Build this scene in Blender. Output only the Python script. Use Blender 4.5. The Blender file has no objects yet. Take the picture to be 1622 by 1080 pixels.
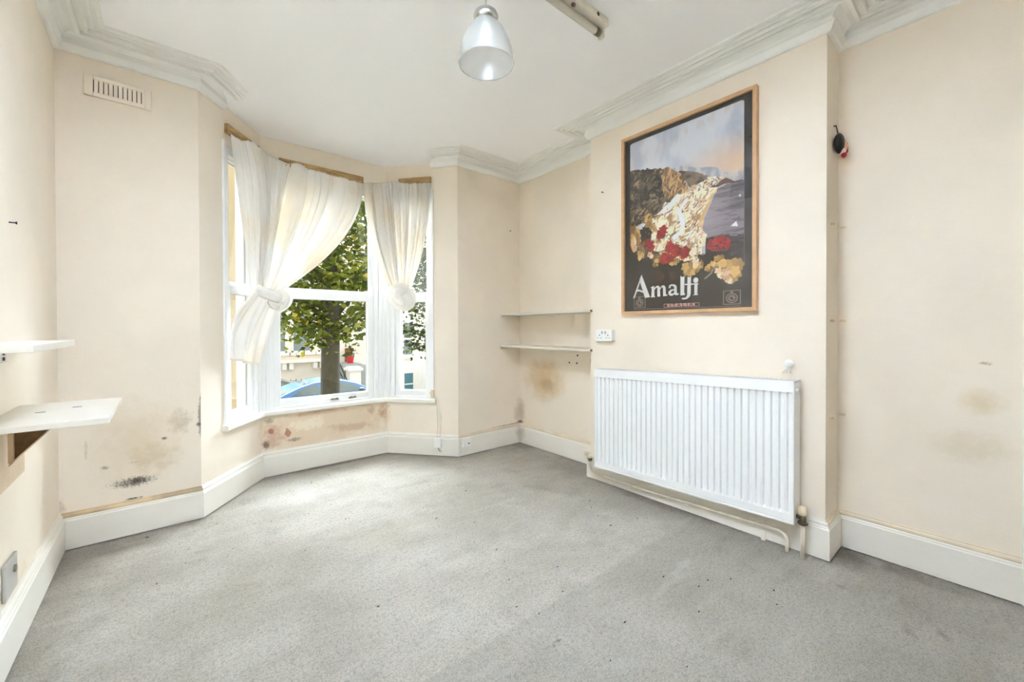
import bpy, bmesh, math, random, json
import numpy as np
from mathutils import Vector, Matrix
random.seed(7)
SC = bpy.context.scene
COL = SC.collection
R = math.radians

# ------------------------------------------------------------------ camera
CAM_H = 1.12
cd = bpy.data.cameras.new('camera'); cam = bpy.data.objects.new('camera', cd); COL.objects.link(cam)
yaw, pitch, roll = R(39.8476), R(-0.4844), R(-0.1439)
fw = Vector((math.sin(yaw)*math.cos(pitch), math.cos(yaw)*math.cos(pitch), math.sin(pitch)))
rt0 = Vector((math.cos(yaw), -math.sin(yaw), 0)); up0 = rt0.cross(fw)
rt = math.cos(roll)*rt0 + math.sin(roll)*up0
up = -math.sin(roll)*rt0 + math.cos(roll)*up0
cam.matrix_world = Matrix(((rt.x, up.x, -fw.x, 0), (rt.y, up.y, -fw.y, 0), (rt.z, up.z, -fw.z, CAM_H), (0, 0, 0, 1)))
cd.sensor_width = 36.0; cd.lens = 36.0*652.94/1622; cd.shift_y = -15.7/1622; cd.clip_start = 0.02; cd.clip_end = 400
SC.camera = cam

# ------------------------------------------------------------------ world, light, exposure
SKY = 2.4
w = bpy.data.worlds.new('overcast'); SC.world = w; w.use_nodes = True
bg = w.node_tree.nodes['Background']; bg.inputs[0].default_value = (0.93, 0.97, 1.0, 1); bg.inputs[1].default_value = SKY

def area(name, loc, rot, sx, sy, power, color=(1, 1, 1), portal=False, spread=None):
    l = bpy.data.lights.new(name, 'AREA'); l.shape = 'RECTANGLE'; l.size = sx; l.size_y = sy
    l.energy = power; l.color = color
    if portal: l.cycles.is_portal = True
    if spread: l.spread = spread
    o = bpy.data.objects.new(name, l); COL.objects.link(o); o.location = loc; o.rotation_euler = rot
    return o
# added broad sun lamp beyond the houses opposite, strengthens the daylight through the bay
sl = bpy.data.lights.new('boost_sun', 'SUN'); sl.energy = 62; sl.angle = R(100); sl.color = (0.80, 0.89, 1.0)
so_ = bpy.data.objects.new('boost_sun', sl); COL.objects.link(so_)
so_.rotation_euler = Vector((-0.24, -0.82, -0.50)).to_track_quat('-Z', 'Y').to_euler()
# added fill lamp above the frame, bounced off the ceiling to brighten the room
area('ceiling_fill', (0.36, 0.78, 2.12), (R(180), 0, 0), 0.4, 0.4, 80, (0.695, 0.815, 1.0), spread=R(100))

SC.view_settings.view_transform = 'Standard'; SC.view_settings.look = 'None'
SC.view_settings.exposure = 0.0; SC.view_settings.gamma = 1.0; SC.view_settings.use_curve_mapping = False
cy = SC.cycles
cy.use_denoising = True
cy.max_bounces = 14; cy.diffuse_bounces = 8; cy.glossy_bounces = 4; cy.transmission_bounces = 8; cy.transparent_max_bounces = 16
cy.caustics_reflective = False; cy.caustics_refractive = False
cy.sample_clamp_indirect = 0.0

# ------------------------------------------------------------------ helpers
def srgb(r, g=None, b=None):
    if g is None: r, g, b = r
    f = lambda c: (c/255/12.92) if c/255 <= 0.04045 else ((c/255+0.055)/1.055)**2.4
    return (f(r), f(g), f(b), 1.0)

class NT:
    def __init__(s, name):
        s.m = bpy.data.materials.new(name); s.m.use_nodes = True
        s.t = s.m.node_tree; s.n = s.t.nodes; s.l = s.t.links
        s.b = s.n['Principled BSDF']; s.out = s.n['Material Output']
    def node(s, kind, **kw):
        x = s.n.new(kind)
        for k, v in kw.items(): setattr(x, k, v)
        return x
    def link(s, a, b): s.l.new(a, b)
    def noise(s, vec, scale, detail=3, rough=0.55):
        x = s.node('ShaderNodeTexNoise'); x.inputs['Scale'].default_value = scale
        x.inputs['Detail'].default_value = detail; x.inputs['Roughness'].default_value = rough
        if vec is not None: s.link(vec, x.inputs['Vector'])
        return x.outputs['Fac']
    def ramp(s, v, a, b, lo=0.0, hi=1.0):
        x = s.node('ShaderNodeMapRange', interpolation_type='SMOOTHSTEP')
        s.link(v, x.inputs[0]); x.inputs[1].default_value = a; x.inputs[2].default_value = b
        x.inputs[3].default_value = lo; x.inputs[4].default_value = hi
        return x.outputs[0]
    def mul(s, a, b, op='MULTIPLY'):
        x = s.node('ShaderNodeMath', operation=op)
        for i, v in enumerate((a, b)):
            if isinstance(v, (int, float)): x.inputs[i].default_value = v
            else: s.link(v, x.inputs[i])
        return x.outputs[0]
    def mix(s, f, a, b):
        x = s.node('ShaderNodeMix', data_type='RGBA')
        if isinstance(f, (int, float)): x.inputs[0].default_value = f
        else: s.link(f, x.inputs[0])
        for i, v in ((6, a), (7, b)):
            if isinstance(v, tuple): x.inputs[i].default_value = v
            else: s.link(v, x.inputs[i])
        return x.outputs[2]
    def pos(s): return s.node('ShaderNodeNewGeometry').outputs['Position']
    def bump(s, h, strength, dist):
        x = s.node('ShaderNodeBump'); x.inputs['Strength'].default_value = strength; x.inputs['Distance'].default_value = dist
        s.link(h, x.inputs['Height']); s.link(x.outputs[0], s.b.inputs['Normal'])
    def blob(s, p, c, r):
        a = s.node('ShaderNodeVectorMath', operation='SUBTRACT'); s.link(p, a.inputs[0]); a.inputs[1].default_value = c
        d = s.node('ShaderNodeVectorMath', operation='DIVIDE'); s.link(a.outputs[0], d.inputs[0]); d.inputs[1].default_value = r
        l = s.node('ShaderNodeVectorMath', operation='LENGTH'); s.link(d.outputs[0], l.inputs[0])
        return s.ramp(l.outputs['Value'], 0.0, 1.0, 1.0, 0.0)

def mat(name, col, rough=0.5, metal=0.0, var=0.0, vscale=8.0, bump=0.0, bscale=60.0, spec=None, stretch=None):
    t = NT(name); t.b.inputs['Roughness'].default_value = rough; t.b.inputs['Metallic'].default_value = metal
    if spec is not None: t.b.inputs['Specular IOR Level'].default_value = spec
    c = srgb(col) if max(col) > 1.5 else tuple(col)+(1,)
    v = t.node('ShaderNodeTexCoord').outputs['Object'] if stretch is None else None
    if stretch is not None:
        mp = t.node('ShaderNodeMapping'); mp.inputs['Scale'].default_value = stretch
        t.link(t.node('ShaderNodeTexCoord').outputs['Object'], mp.inputs[0]); v = mp.outputs[0]
    if var:
        n = t.noise(v, vscale)
        dark = tuple(x*(1-var) for x in c[:3])+(1,); light = tuple(min(1, x*(1+var)) for x in c[:3])+(1,)
        t.link(t.mix(t.ramp(n, 0.3, 0.7), dark, light), t.b.inputs['Base Color'])
    else: t.b.inputs['Base Color'].default_value = c
    if bump: t.bump(t.noise(v, bscale, 4), 0.6, bump)
    return t.m

def paint(name, col, blobs=(), mott=0.03, rough=0.6, bump=0.0012):
    """wall paint; blobs = stains with a shape of their own: (centre, radii, colour, strength, noise scale, lo, hi)"""
    t = NT(name); t.b.inputs['Roughness'].default_value = rough; t.b.inputs['Specular IOR Level'].default_value = 0.25
    p = t.pos(); c = srgb(col)
    n = t.noise(p, 2.2, 4)
    cur = t.mix(t.ramp(n, 0.3, 0.7), tuple(x*(1-mott) for x in c[:3])+(1,), tuple(min(1, x*(1+mott)) for x in c[:3])+(1,))
    for cc, rr, colr, st, sc, lo, hi in blobs:
        m = t.blob(p, cc, rr)
        if sc: m = t.mul(t.ramp(t.mul(t.mul(m, 0.6), t.noise(p, sc*1.8, 9, 0.74), 'ADD'), lo, hi), t.ramp(m, 0.02, 0.35))
        else: m = t.ramp(m, 0.0, 1.0)
        cur = t.mix(t.mul(m, st), cur, srgb(colr))
    t.link(cur, t.b.inputs['Base Color'])
    h = t.mul(t.noise(p, 9, 3), t.mul(t.noise(p, 130, 3), 0.35), 'ADD')
    t.bump(h, 0.5, bump*3)
    return t.m

def glass_mat(name, refl=0.06, tint=(1, 1, 1, 1), rough=0.0):
    t = NT(name); t.n.remove(t.b)
    tr = t.node('ShaderNodeBsdfTransparent'); tr.inputs[0].default_value = tint
    gl = t.node('ShaderNodeBsdfGlossy'); gl.inputs['Roughness'].default_value = rough
    lw = t.node('ShaderNodeLayerWeight'); lw.inputs['Blend'].default_value = 0.5
    mx = t.node('ShaderNodeMixShader'); t.link(t.mul(t.mul(t.mul(lw.outputs['Facing'], 5.0, 'POWER'), 0.5), refl, 'ADD'), mx.inputs[0])
    t.link(tr.outputs[0], mx.inputs[1]); t.link(gl.outputs[0], mx.inputs[2]); t.link(mx.outputs[0], t.out.inputs[0])
    return t.m

class MB:
    def __init__(s): s.v = []; s.f = []
    def add(s, vs, fs):
        o = len(s.v); s.v += [tuple(x) for x in vs]; s.f += [tuple(i+o for i in f) for f in fs]; return s
    def box(s, a, b, T=None):
        x0, y0, z0 = a; x1, y1, z1 = b
        vs = [(x0,y0,z0),(x1,y0,z0),(x1,y1,z0),(x0,y1,z0),(x0,y0,z1),(x1,y0,z1),(x1,y1,z1),(x0,y1,z1)]
        if T: vs = [T(*p) for p in vs]
        return s.add(vs, [(0,3,2,1),(4,5,6,7),(0,1,5,4),(1,2,6,5),(2,3,7,6),(3,0,4,7)])
    def prism(s, poly, z0, z1, T=None):
        n = len(poly); vs = [(x, y, z0) for x, y in poly]+[(x, y, z1) for x, y in poly]
        if T: vs = [T(*p) for p in vs]
        return s.add(vs, [tuple(range(n))[::-1], tuple(range(n, 2*n))]+[(i, (i+1) % n, n+(i+1) % n, n+i) for i in range(n)])
    def tube(s, pts, r, seg=10, caps=True):
        pts = [Vector(p) for p in pts]; n = len(pts); rs = r if isinstance(r, (list, tuple)) else [r]*n
        vs = []; prev = None
        for i, p in enumerate(pts):
            d = (pts[min(i+1, n-1)]-pts[max(i-1, 0)]).normalized()
            if prev is None:
                a = Vector((0, 0, 1)) if abs(d.z) < 0.9 else Vector((1, 0, 0))
                prev = d.cross(a).normalized()
            prev = (prev-d*prev.dot(d)).normalized(); q = d.cross(prev)
            for k in range(seg):
                t = 2*math.pi*k/seg; vs.append(p+(prev*math.cos(t)+q*math.sin(t))*rs[i])
        fs = [(i*seg+k, i*seg+(k+1) % seg, (i+1)*seg+(k+1) % seg, (i+1)*seg+k) for i in range(n-1) for k in range(seg)]
        if caps: fs += [tuple(range(seg))[::-1], tuple(range((n-1)*seg, n*seg))]
        return s.add(vs, fs)
    def lathe(s, prof, c, seg=32, axis='z', closed=False):
        vs = []; n = len(prof)
        for r, h in prof:
            for k in range(seg):
                t = 2*math.pi*k/seg; a, b = r*math.cos(t), r*math.sin(t)
                vs.append({'z': (c[0]+a, c[1]+b, c[2]+h), 'x': (c[0]+h, c[1]+a, c[2]+b), 'y': (c[0]+a, c[1]+h, c[2]+b)}[axis])
        rng = range(n) if closed else range(n-1)
        fs = [(i*seg+k, i*seg+(k+1) % seg, ((i+1) % n)*seg+(k+1) % seg, ((i+1) % n)*seg+k) for i in rng for k in range(seg)]
        if not closed:
            fs += [tuple(range(seg))[::-1], tuple(range((n-1)*seg, n*seg))]
        return s.add(vs, fs)
    def ball(s, c, r, seg=16, rings=10):
        rx, ry, rz = r if isinstance(r, (tuple, list)) else (r, r, r)
        o = len(s.v); vs = [(c[0], c[1], c[2]-rz)]
        for i in range(1, rings):
            a = math.pi*i/rings-math.pi/2
            for k in range(seg):
                t = 2*math.pi*k/seg; vs.append((c[0]+rx*math.cos(a)*math.cos(t), c[1]+ry*math.cos(a)*math.sin(t), c[2]+rz*math.sin(a)))
        vs.append((c[0], c[1], c[2]+rz)); n = len(vs)-1
        fs = [(0, 1+(k+1) % seg, 1+k) for k in range(seg)]
        for i in range(rings-2):
            for k in range(seg):
                a = 1+i*seg; b = a+seg; fs.append((a+k, a+(k+1) % seg, b+(k+1) % seg, b+k))
        a = 1+(rings-2)*seg; fs += [(n, a+k, a+(k+1) % seg) for k in range(seg)]
        return s.add(vs, fs)
    def build(s, name, m, parent=None, smooth=False, bevel=0.0, seg=2, fix=True):
        me = bpy.data.meshes.new(name); me.from_pydata(s.v, [], s.f); me.update()
        if fix:
            bm = bmesh.new(); bm.from_mesh(me); bmesh.ops.recalc_face_normals(bm, faces=bm.faces); bm.to_mesh(me); bm.free()
        if smooth:
            for p in me.polygons: p.use_smooth = True
        if m is not None: me.materials.append(m)
        o = bpy.data.objects.new(name, me); COL.objects.link(o)
        if parent is not None:
            o.parent = parent; o.matrix_parent_inverse = Matrix.Translation(-Vector(parent.location))
        if bevel:
            b = o.modifiers.new('bevel', 'BEVEL'); b.width = bevel; b.segments = seg; b.limit_method = 'ANGLE'; b.angle_limit = R(35)
        return o

def tag(o, label, cat, group=None):
    o['label'] = label; o['category'] = cat
    if group: o['group'] = group
    return o
def thing(name, loc, label, cat, group=None):
    o = bpy.data.objects.new(name, None); COL.objects.link(o); o.location = loc; o.empty_display_size = 0.1
    return tag(o, label, cat, group)
def struct(o): o['kind'] = 'structure'; return o
def stuff(o): o['kind'] = 'stuff'; return o
def copy_tree(root, delta, label=None):
    c = root.copy(); COL.objects.link(c); c.location = root.location+Vector(delta)
    if label: c['label'] = label
    for ch in [o for o in list(COL.objects) if o.parent == root]:
        d = ch.copy(); COL.objects.link(d); d.parent = c
        for g in [o for o in list(COL.objects) if o.parent == ch]:
            e = g.copy(); COL.objects.link(e); e.parent = d
    return c

def sweep(path, prof, skip=()):
    """mitred moulding along a 2D path, room on the right; one MB per segment"""
    P = [Vector((p[0], p[1])) for p in path]; n = len(P); M = []
    nr = lambda i: Vector(((P[i+1]-P[i]).y, -(P[i+1]-P[i]).x)).normalized()
    for i in range(n):
        if i == 0: M.append(nr(0))
        elif i == n-1: M.append(nr(n-2))
        else:
            a, b = nr(i-1), nr(i); M.append((a+b)/(1+a.dot(b)))
    k = len(prof); res = []
    for i in range(n-1):
        mb = MB()
        vs = [(P[j].x+M[j].x*p, P[j].y+M[j].y*p, z) for j in (i, i+1) for p, z in prof]
        fs = [(a, (a+1) % k, k+(a+1) % k, k+a) for a in range(k)]+[tuple(range(k)), tuple(range(k, 2*k))[::-1]]
        mb.add(vs, fs); res.append(mb)
    return res

# ------------------------------------------------------------------ room dimensions
XL, YB, XC, XR, Y1, Y2 = -0.426, 3.041, 2.42, 2.636, 1.983, 0.552
YR = -2.4
CEIL, ZC, BAYC = 2.61, 2.515, 2.553
B1 = Vector((0.145, YB)); BL = Vector((0.532, 3.556)); BR = Vector((1.506, 3.556)); B2 = Vector((1.928, YB))
def wl(A, B):
    U = (B-A).normalized(); N = Vector((-U.y, U.x))
    return lambda u, s, z: (A.x+U.x*u+N.x*s, A.y+U.y*u+N.y*s, z)
TL, TC, TR = wl(B1, BL), wl(BL, BR), wl(BR, B2)
LL, LC, LR = (BL-B1).length, (BR-BL).length, (B2-BR).length

# ------------------------------------------------------------------ materials
WALL = (239, 228, 211)
m_wall = paint('cream_paint', WALL)
m_wall_left = paint('cream_paint_left', WALL, [((XL, 2.3, 0.2), (0.1, 0.5, 0.2), (214, 196, 166), 0.35, 8, 0.85, 1.20)])
K = (70, 62, 52)
m_wall_back = paint('cream_paint_mould', WALL, [
    ((-0.15, YB, 0.285), (0.25, 0.1, 0.075), K, 0.85, 55, 0.86, 1.12),
    ((-0.13, YB, 0.29), (0.09, 0.1, 0.05), K, 0.8, 60, 0.84, 1.11),
    ((-0.265, YB, 0.385), (0.06, 0.1, 0.035), K, 0.6, 60, 0.92, 1.16),
    ((-0.15, YB, 0.39), (0.09, 0.1, 0.02), K, 0.4, 60, 0.92, 1.21),
    ((-0.15, YB, 0.195), (0.11, 0.1, 0.014), K, 0.9, 40, 0.85, 1.10),
    ((0.05, YB, 0.585), (0.13, 0.1, 0.16), (168, 148, 116), 0.45, 14, 0.74, 1.15),
    ((0.142, YB, 0.60), (0.02, 0.1, 0.22), (96, 84, 66), 0.7, 22, 0.72, 1.0),
    ((-0.05, YB, 0.40), (0.25, 0.1, 0.20), (190, 168, 130), 0.35, 10, 0.74, 1.15),
    ((0.135, YB, 0.555), (0.035, 0.1, 0.035), K, 0.8, 30, 0.85, 1.10),
    ((0.145, YB, 0.70), (0.012, 0.1, 0.10), K, 0.8, 30, 0.84, 1.16),
    ((-0.02, YB, 0.50), (0.02, 0.1, 0.014), K, 0.85, 40, 0.52, 1.02),
    ((-0.14, YB, 0.50), (0.33, 0.1, 0.36), (205, 178, 132), 0.35, 5, 0.52, 1.17),
    ((-0.33, YB, 0.5), (0.02, 0.1, 0.16), (150, 128, 96), 0.35, 12, 0.85, 1.20),
    ((-0.42, YB, 0.22), (0.05, 0.1, 0.14), (150, 128, 96), 0.4, 18, 0.85, 1.20)])
m_wall_bay = paint('cream_paint_peeling', WALL, [
    ((1.0, 3.556, 0.34), (0.85, 0.12, 0.28), (222, 200, 170), 0.75, 6, 0.50, 0.95),
    ((0.85, 3.556, 0.36), (0.35, 0.12, 0.12), (240, 228, 208), 0.7, 16, 0.85, 1.0),
    ((1.2, 3.556, 0.28), (0.35, 0.12, 0.08), (196, 160, 128), 0.5, 14, 0.82, 1.05),
    ((0.60, 3.556, 0.30), (0.24, 0.2, 0.24), (205, 170, 146), 0.8, 9, 0.86, 1.11),
    ((0.595, 3.556, 0.34), (0.05, 0.1, 0.06), (176, 120, 98), 0.9, 16, 0.86, 0.96),
    ((0.705, 3.556, 0.31), (0.055, 0.1, 0.07), (182, 128, 108), 0.9, 14, 0.86, 0.96),
    ((0.56, 3.556, 0.24), (0.07, 0.2, 0.09), (84, 62, 48), 0.75, 45, 0.88, 1.10),
    ((0.58, 3.556, 0.42), (0.10, 0.2, 0.06), (110, 82, 62), 0.55, 40, 0.90, 1.11),
    ((0.75, 3.556, 0.25), (0.16, 0.2, 0.05), (110, 78, 60), 0.6, 40, 0.90, 1.11),
    ((0.95, 3.556, 0.44), (0.55, 0.2, 0.06), (196, 160, 130), 0.6, 10, 0.86, 1.11),
    ((1.47, 3.556, 0.38), (0.14, 0.25, 0.22), (190, 146, 104), 0.75, 10, 0.85, 1.20),
    ((1.36, 3.556, 0.40), (0.10, 0.2, 0.10), (176, 140, 116), 0.5, 20, 0.86, 1.11),
    ((1.1, 3.556, 0.30), (0.30, 0.2, 0.07), (200, 172, 146), 0.5, 12, 0.88, 1.11)])
m_wall_alcove = paint('cream_paint_damp', WALL, [
    ((XR, 2.70, 0.64), (0.3, 0.40, 0.30), (204, 170, 112), 0.75, 5, 0.42, 1.22),
    ((XR, 2.66, 0.60), (0.2, 0.16, 0.10), (128, 104, 66), 0.40, 7, 0.52, 1.17),
    ((XR, 3.03, 0.30), (0.12, 0.12, 0.22), (150, 124, 86), 0.45, 8, 0.52, 1.17),
    ((2.60, YB, 0.19), (0.55, 0.05, 0.02), (120, 92, 58), 0.6, 14, 0.52, 1.12),
    ((XR, 3.03, 0.205), (0.06, 0.06, 0.025), (70, 58, 42), 0.8, 40, 0.52, 1.07)])
m_wall_right = paint('cream_paint_scuffed', WALL, [
    ((XR, 0.07, 0.80), (0.2, 0.12, 0.09), (206, 180, 118), 0.45, 6, 0.47, 1.17),
    ((XR, 0.10, 0.60), (0.2, 0.22, 0.12), (205, 186, 150), 0.35, 9, 0.52, 1.17),
    ((XR, 0.055, 0.965), (0.2, 0.05, 0.02), (150, 128, 96), 0.5, 60, 0.86, 1.06)])
m_ceil = paint('ceiling_white', (250, 251, 252), mott=0.012, bump=0.0006)
m_white = mat('gloss_white_paint', (238, 236, 228), 0.45, var=0.03, vscale=3)
m_corn = mat('cornice_white', (240, 240, 236), 0.6, var=0.02, vscale=4)
m_upvc = mat('white_window_plastic', (240, 241, 240), 0.35)
m_sill = mat('sill_white', (236, 233, 224), 0.35, var=0.02)
m_bead = mat('cream_bead', (226, 212, 186), 0.5, var=0.08, vscale=6)
m_wood = mat('rough_batten_wood', (178, 146, 96), 0.7, var=0.35, vscale=5, bump=0.002, bscale=40, stretch=(2, 2, 12))
m_oak = mat('oak_frame_wood', (212, 170, 126), 0.5, var=0.07, vscale=4, stretch=(6, 6, 6))
m_plast = mat('white_plastic', (240, 240, 236), 0.35)
m_grey = mat('grey_plastic', (188, 186, 180), 0.4)
m_dark = mat('dark_hole', (40, 36, 32), 0.8)
m_slot = mat('slot_dark', (96, 80, 62), 0.9)
m_metal = mat('worn_metal', (150, 142, 130), 0.35, 0.9, var=0.2)
m_brass = mat('old_valve_metal', (120, 108, 92), 0.4, 0.8, var=0.3, vscale=40)
m_chrome = mat('brushed_chrome', (196, 196, 192), 0.25, 0.9)
m_cap = mat('aged_cream_plastic', (222, 206, 176), 0.45, var=0.06)
m_rad = mat('radiator_enamel', (240, 241, 240), 0.35)
m_pipe = mat('painted_pipe', (232, 222, 204), 0.4, var=0.10, vscale=12)
m_mela = mat('white_melamine', (224, 218, 205), 0.4, var=0.02)
m_chip = mat('chipboard_edge', (120, 92, 60), 0.8, var=0.3, vscale=90)
m_ply = mat('pale_timber', (222, 200, 170), 0.6, var=0.06, vscale=10)
m_hard = mat('brown_hardboard', (112, 86, 54), 0.75, var=0.18, vscale=50)
m_pane = glass_mat('window_glass', 0.04, (0.97, 0.985, 0.98, 1))

# carpet
def carpet():
    t = NT('grey_carpet'); t.b.inputs['Roughness'].default_value = 0.95; t.b.inputs['Specular IOR Level'].default_value = 0.05
    p = t.pos()
    cur = t.mix(t.ramp(t.noise(p, 1.7, 5, 0.6), 0.32, 0.68), srgb(180, 173, 160), srgb(206, 200, 188))
    cur = t.mix(t.mul(t.ramp(t.noise(p, 5.5, 4, 0.6), 0.5, 0.72), 0.35), cur, srgb(148, 144, 132))
    cur = t.mix(t.mul(t.ramp(t.noise(p, 0.9, 2), 0.5, 0.7), 0.25), cur, srgb(152, 148, 130))
    # newer strip laid at the back of the room, joined along a seam
    sp = t.node('ShaderNodeSeparateXYZ'); t.link(p, sp.inputs[0])
    seam = t.ramp(sp.outputs[1], 1.165, 1.185)
    cur = t.mix(t.mul(t.mul(1.0, seam, 'SUBTRACT'), 0.30), cur, srgb(142, 138, 128))
    for cc, rr, col, st, sc, lo, hi in [
        ((2.60, 0.30, 0), (0.22, 0.60, 1), (92, 78, 62), 0.75, 7, 0.85, 1.30),
        ((2.52, 0.50, 0), (0.25, 0.16, 1), (84, 72, 58), 0.7, 9, 0.52, 1.22),
        ((2.40, 1.35, 0), (0.13, 0.75, 1), (110, 96, 78), 0.6, 12, 0.52, 1.22),
        ((2.05, 0.22, 0), (0.35, 0.12, 1), (104, 90, 74), 0.55, 12, 0.96, 1.34),
        ((2.22, 0.45, 0), (0.09, 0.06, 1), (84, 70, 56), 0.7, 30, 0.96, 1.29),
        ((2.14, 0.14, 0), (0.12, 0.09, 1), (96, 82, 68), 0.55, 22, 0.96, 1.29),
        ((1.05, 1.02, 0), (0.10, 0.07, 1), (78, 72, 66), 0.75, 36, 1.04, 1.20),
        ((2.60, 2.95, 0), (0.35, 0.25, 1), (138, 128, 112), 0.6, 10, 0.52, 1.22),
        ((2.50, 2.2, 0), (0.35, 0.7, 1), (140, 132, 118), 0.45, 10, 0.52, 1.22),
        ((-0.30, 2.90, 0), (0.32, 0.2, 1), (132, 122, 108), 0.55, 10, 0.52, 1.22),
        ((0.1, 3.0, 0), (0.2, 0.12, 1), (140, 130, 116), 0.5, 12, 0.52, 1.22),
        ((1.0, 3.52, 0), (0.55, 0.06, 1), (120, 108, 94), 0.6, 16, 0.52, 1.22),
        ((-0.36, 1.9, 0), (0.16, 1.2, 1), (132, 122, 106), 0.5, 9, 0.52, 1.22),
        ((0.95, 2.15, 0), (0.45, 0.3, 1), (170, 160, 132), 0.35, 4, 0.52, 1.22),
        ((0.2, 2.0, 0), (0.5, 0.35, 1), (168, 160, 142), 0.4, 5, 0.52, 1.22)]:
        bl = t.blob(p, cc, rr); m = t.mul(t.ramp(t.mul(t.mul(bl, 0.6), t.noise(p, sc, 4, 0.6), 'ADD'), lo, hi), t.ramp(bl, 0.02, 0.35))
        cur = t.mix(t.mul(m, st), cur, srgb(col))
    tuft = t.noise(p, 150, 5, 0.8)
    fine = t.node('ShaderNodeTexVoronoi'); fine.inputs['Scale'].default_value = 170; t.link(p, fine.inputs['Vector'])
    cur = t.mix(t.mul(t.ramp(tuft, 0.44, 0.68), 0.72), cur, srgb(104, 98, 88))
    cur = t.mix(t.mul(t.ramp(t.noise(p, 62, 5, 0.8), 0.45, 0.70), 0.52), cur, srgb(112, 106, 96))
    cur = t.mix(t.mul(t.ramp(t.noise(p, 300, 2), 0.46, 0.72), 0.50), cur, srgb(232, 227, 216))
    mp = t.node('ShaderNodeMapping'); mp.inputs['Rotation'].default_value = (0, 0, 0.9); mp.inputs['Scale'].default_value = (2.2, 9.0, 1.0); t.link(p, mp.inputs[0])
    streak = t.noise(mp.outputs[0], 1.0, 4, 0.6)
    cur = t.mix(t.mul(t.ramp(streak, 0.54, 0.74), 0.28), cur, srgb(212, 208, 199))
    cur = t.mix(t.mul(t.ramp(streak, 0.45, 0.28), 0.22), cur, srgb(136, 130, 118))
    t.link(cur, t.b.inputs['Base Color'])
    h = t.mul(t.mul(tuft, 1.0), t.mul(fine.outputs['Distance'], 0.5), 'ADD')
    h = t.mul(h, t.mul(t.noise(p, 14, 4), 1.2), 'ADD')
    h = t.mul(h, t.mul(streak, 1.6), 'ADD')
    t.bump(h, 0.8, 0.008)
    return t.m
m_carpet = carpet()

# ------------------------------------------------------------------ floor, ceiling, walls
NL = Vector((-0.8, 0.6)); TH = 0.16
fl = MB(); fl.prism([(XL, YR), (2.9, YR), (XR+0.1, 0), (XR, YB), B2, BR, BL, B1, (XL, YB)], -0.08, 0.0)
struct(fl.build('floor', m_carpet))

def ceil_h(x, y):
    sm = lambda a, b, v: (lambda t: t*t*(3-2*t))(max(0, min(1, (v-a)/(b-a))))
    return CEIL-(CEIL-BAYC)*sm(2.95, 3.32, y)*sm(0.12, 0.40, x+max(0, y-3.20)*2)*sm(-1.96, -1.66, -x+max(0, y-3.20)*2)
ce = MB(); nx, ny = 66, 104; x0, x1, y0, y1 = XL-0.1, XR+0.1, YR-0.1, 3.72
gv = [(x0+(x1-x0)*i/nx, y0+(y1-y0)*j/ny) for j in range(ny+1) for i in range(nx+1)]
ce.add([(x, y, ceil_h(x, y)) for x, y in gv], [(j*(nx+1)+i, j*(nx+1)+i+1, (j+1)*(nx+1)+i+1, (j+1)*(nx+1)+i) for j in range(ny) for i in range(nx)])
o = 1e9; n0 = len(ce.v)
ce.box((x0, y0, CEIL+0.06), (x1, y1, CEIL+0.12))
struct(ce.build('ceiling', m_ceil, smooth=True, fix=False))

def wallbox(name, a, b, m=m_wall):
    return struct(MB().box(a, b).build(name, m))
H = CEIL+0.05
wallbox('wall_left', (XL-TH, YR, -0.08), (XL, YB+TH, H), m_wall_left)
wallbox('wall_back_left', (XL-TH, YB, -0.08), (B1.x, YB+TH, H), m_wall_back)
wallbox('wall_back_right', (B2.x, YB, -0.08), (XR+TH, YB+TH, H), m_wall_alcove)
wallbox('wall_right_alcove', (XR, Y1-0.05, -0.08), (XR+TH, YB+TH, H), m_wall_alcove)
wallbox('wall_chimney_breast', (XC, Y2, -0.08), (XR+TH, Y1, H))
wr = MB().box((XR, -0.14, -0.08), (XR+TH, Y2+0.05, H)).box((XR, YR, -0.08), (XR+TH, -0.95, H)).box((XR, -0.95, 2.05), (XR+TH, -0.14, H))
struct(wr.build('wall_right', m_wall_right))
wallbox('wall_rear', (XL-TH, YR-TH, -0.08), (XR+TH, YR, H))
# bay walls: pier, apron under the sill, head above the window
WT, SZ, HZ = 0.14, 0.50, 2.31
WIN = {'left': (TL, 0.235, LL, LL), 'centre': (TC, 0.0, LC, LC), 'right': (TR, 0.0, 0.43, LR)}
def baywall(name, T, u0, u1, L, pier):
    mb = MB()
    mb.box((-0.0, 0, -0.08), (L, WT, SZ-0.04), T).box((0, 0, HZ), (L, WT, H), T)
    if pier: mb.box((pier[0], 0, SZ-0.04), (pier[1], WT, HZ), T)
    struct(mb.build(name, m_wall_bay))
baywall('wall_bay_left', TL, 0.235, LL, LL, (0, 0.232))
baywall('wall_bay_centre', TC, 0, LC, LC, None)
baywall('wall_bay_right', TR, 0, 0.43, LR, (0.433, LR))

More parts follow.
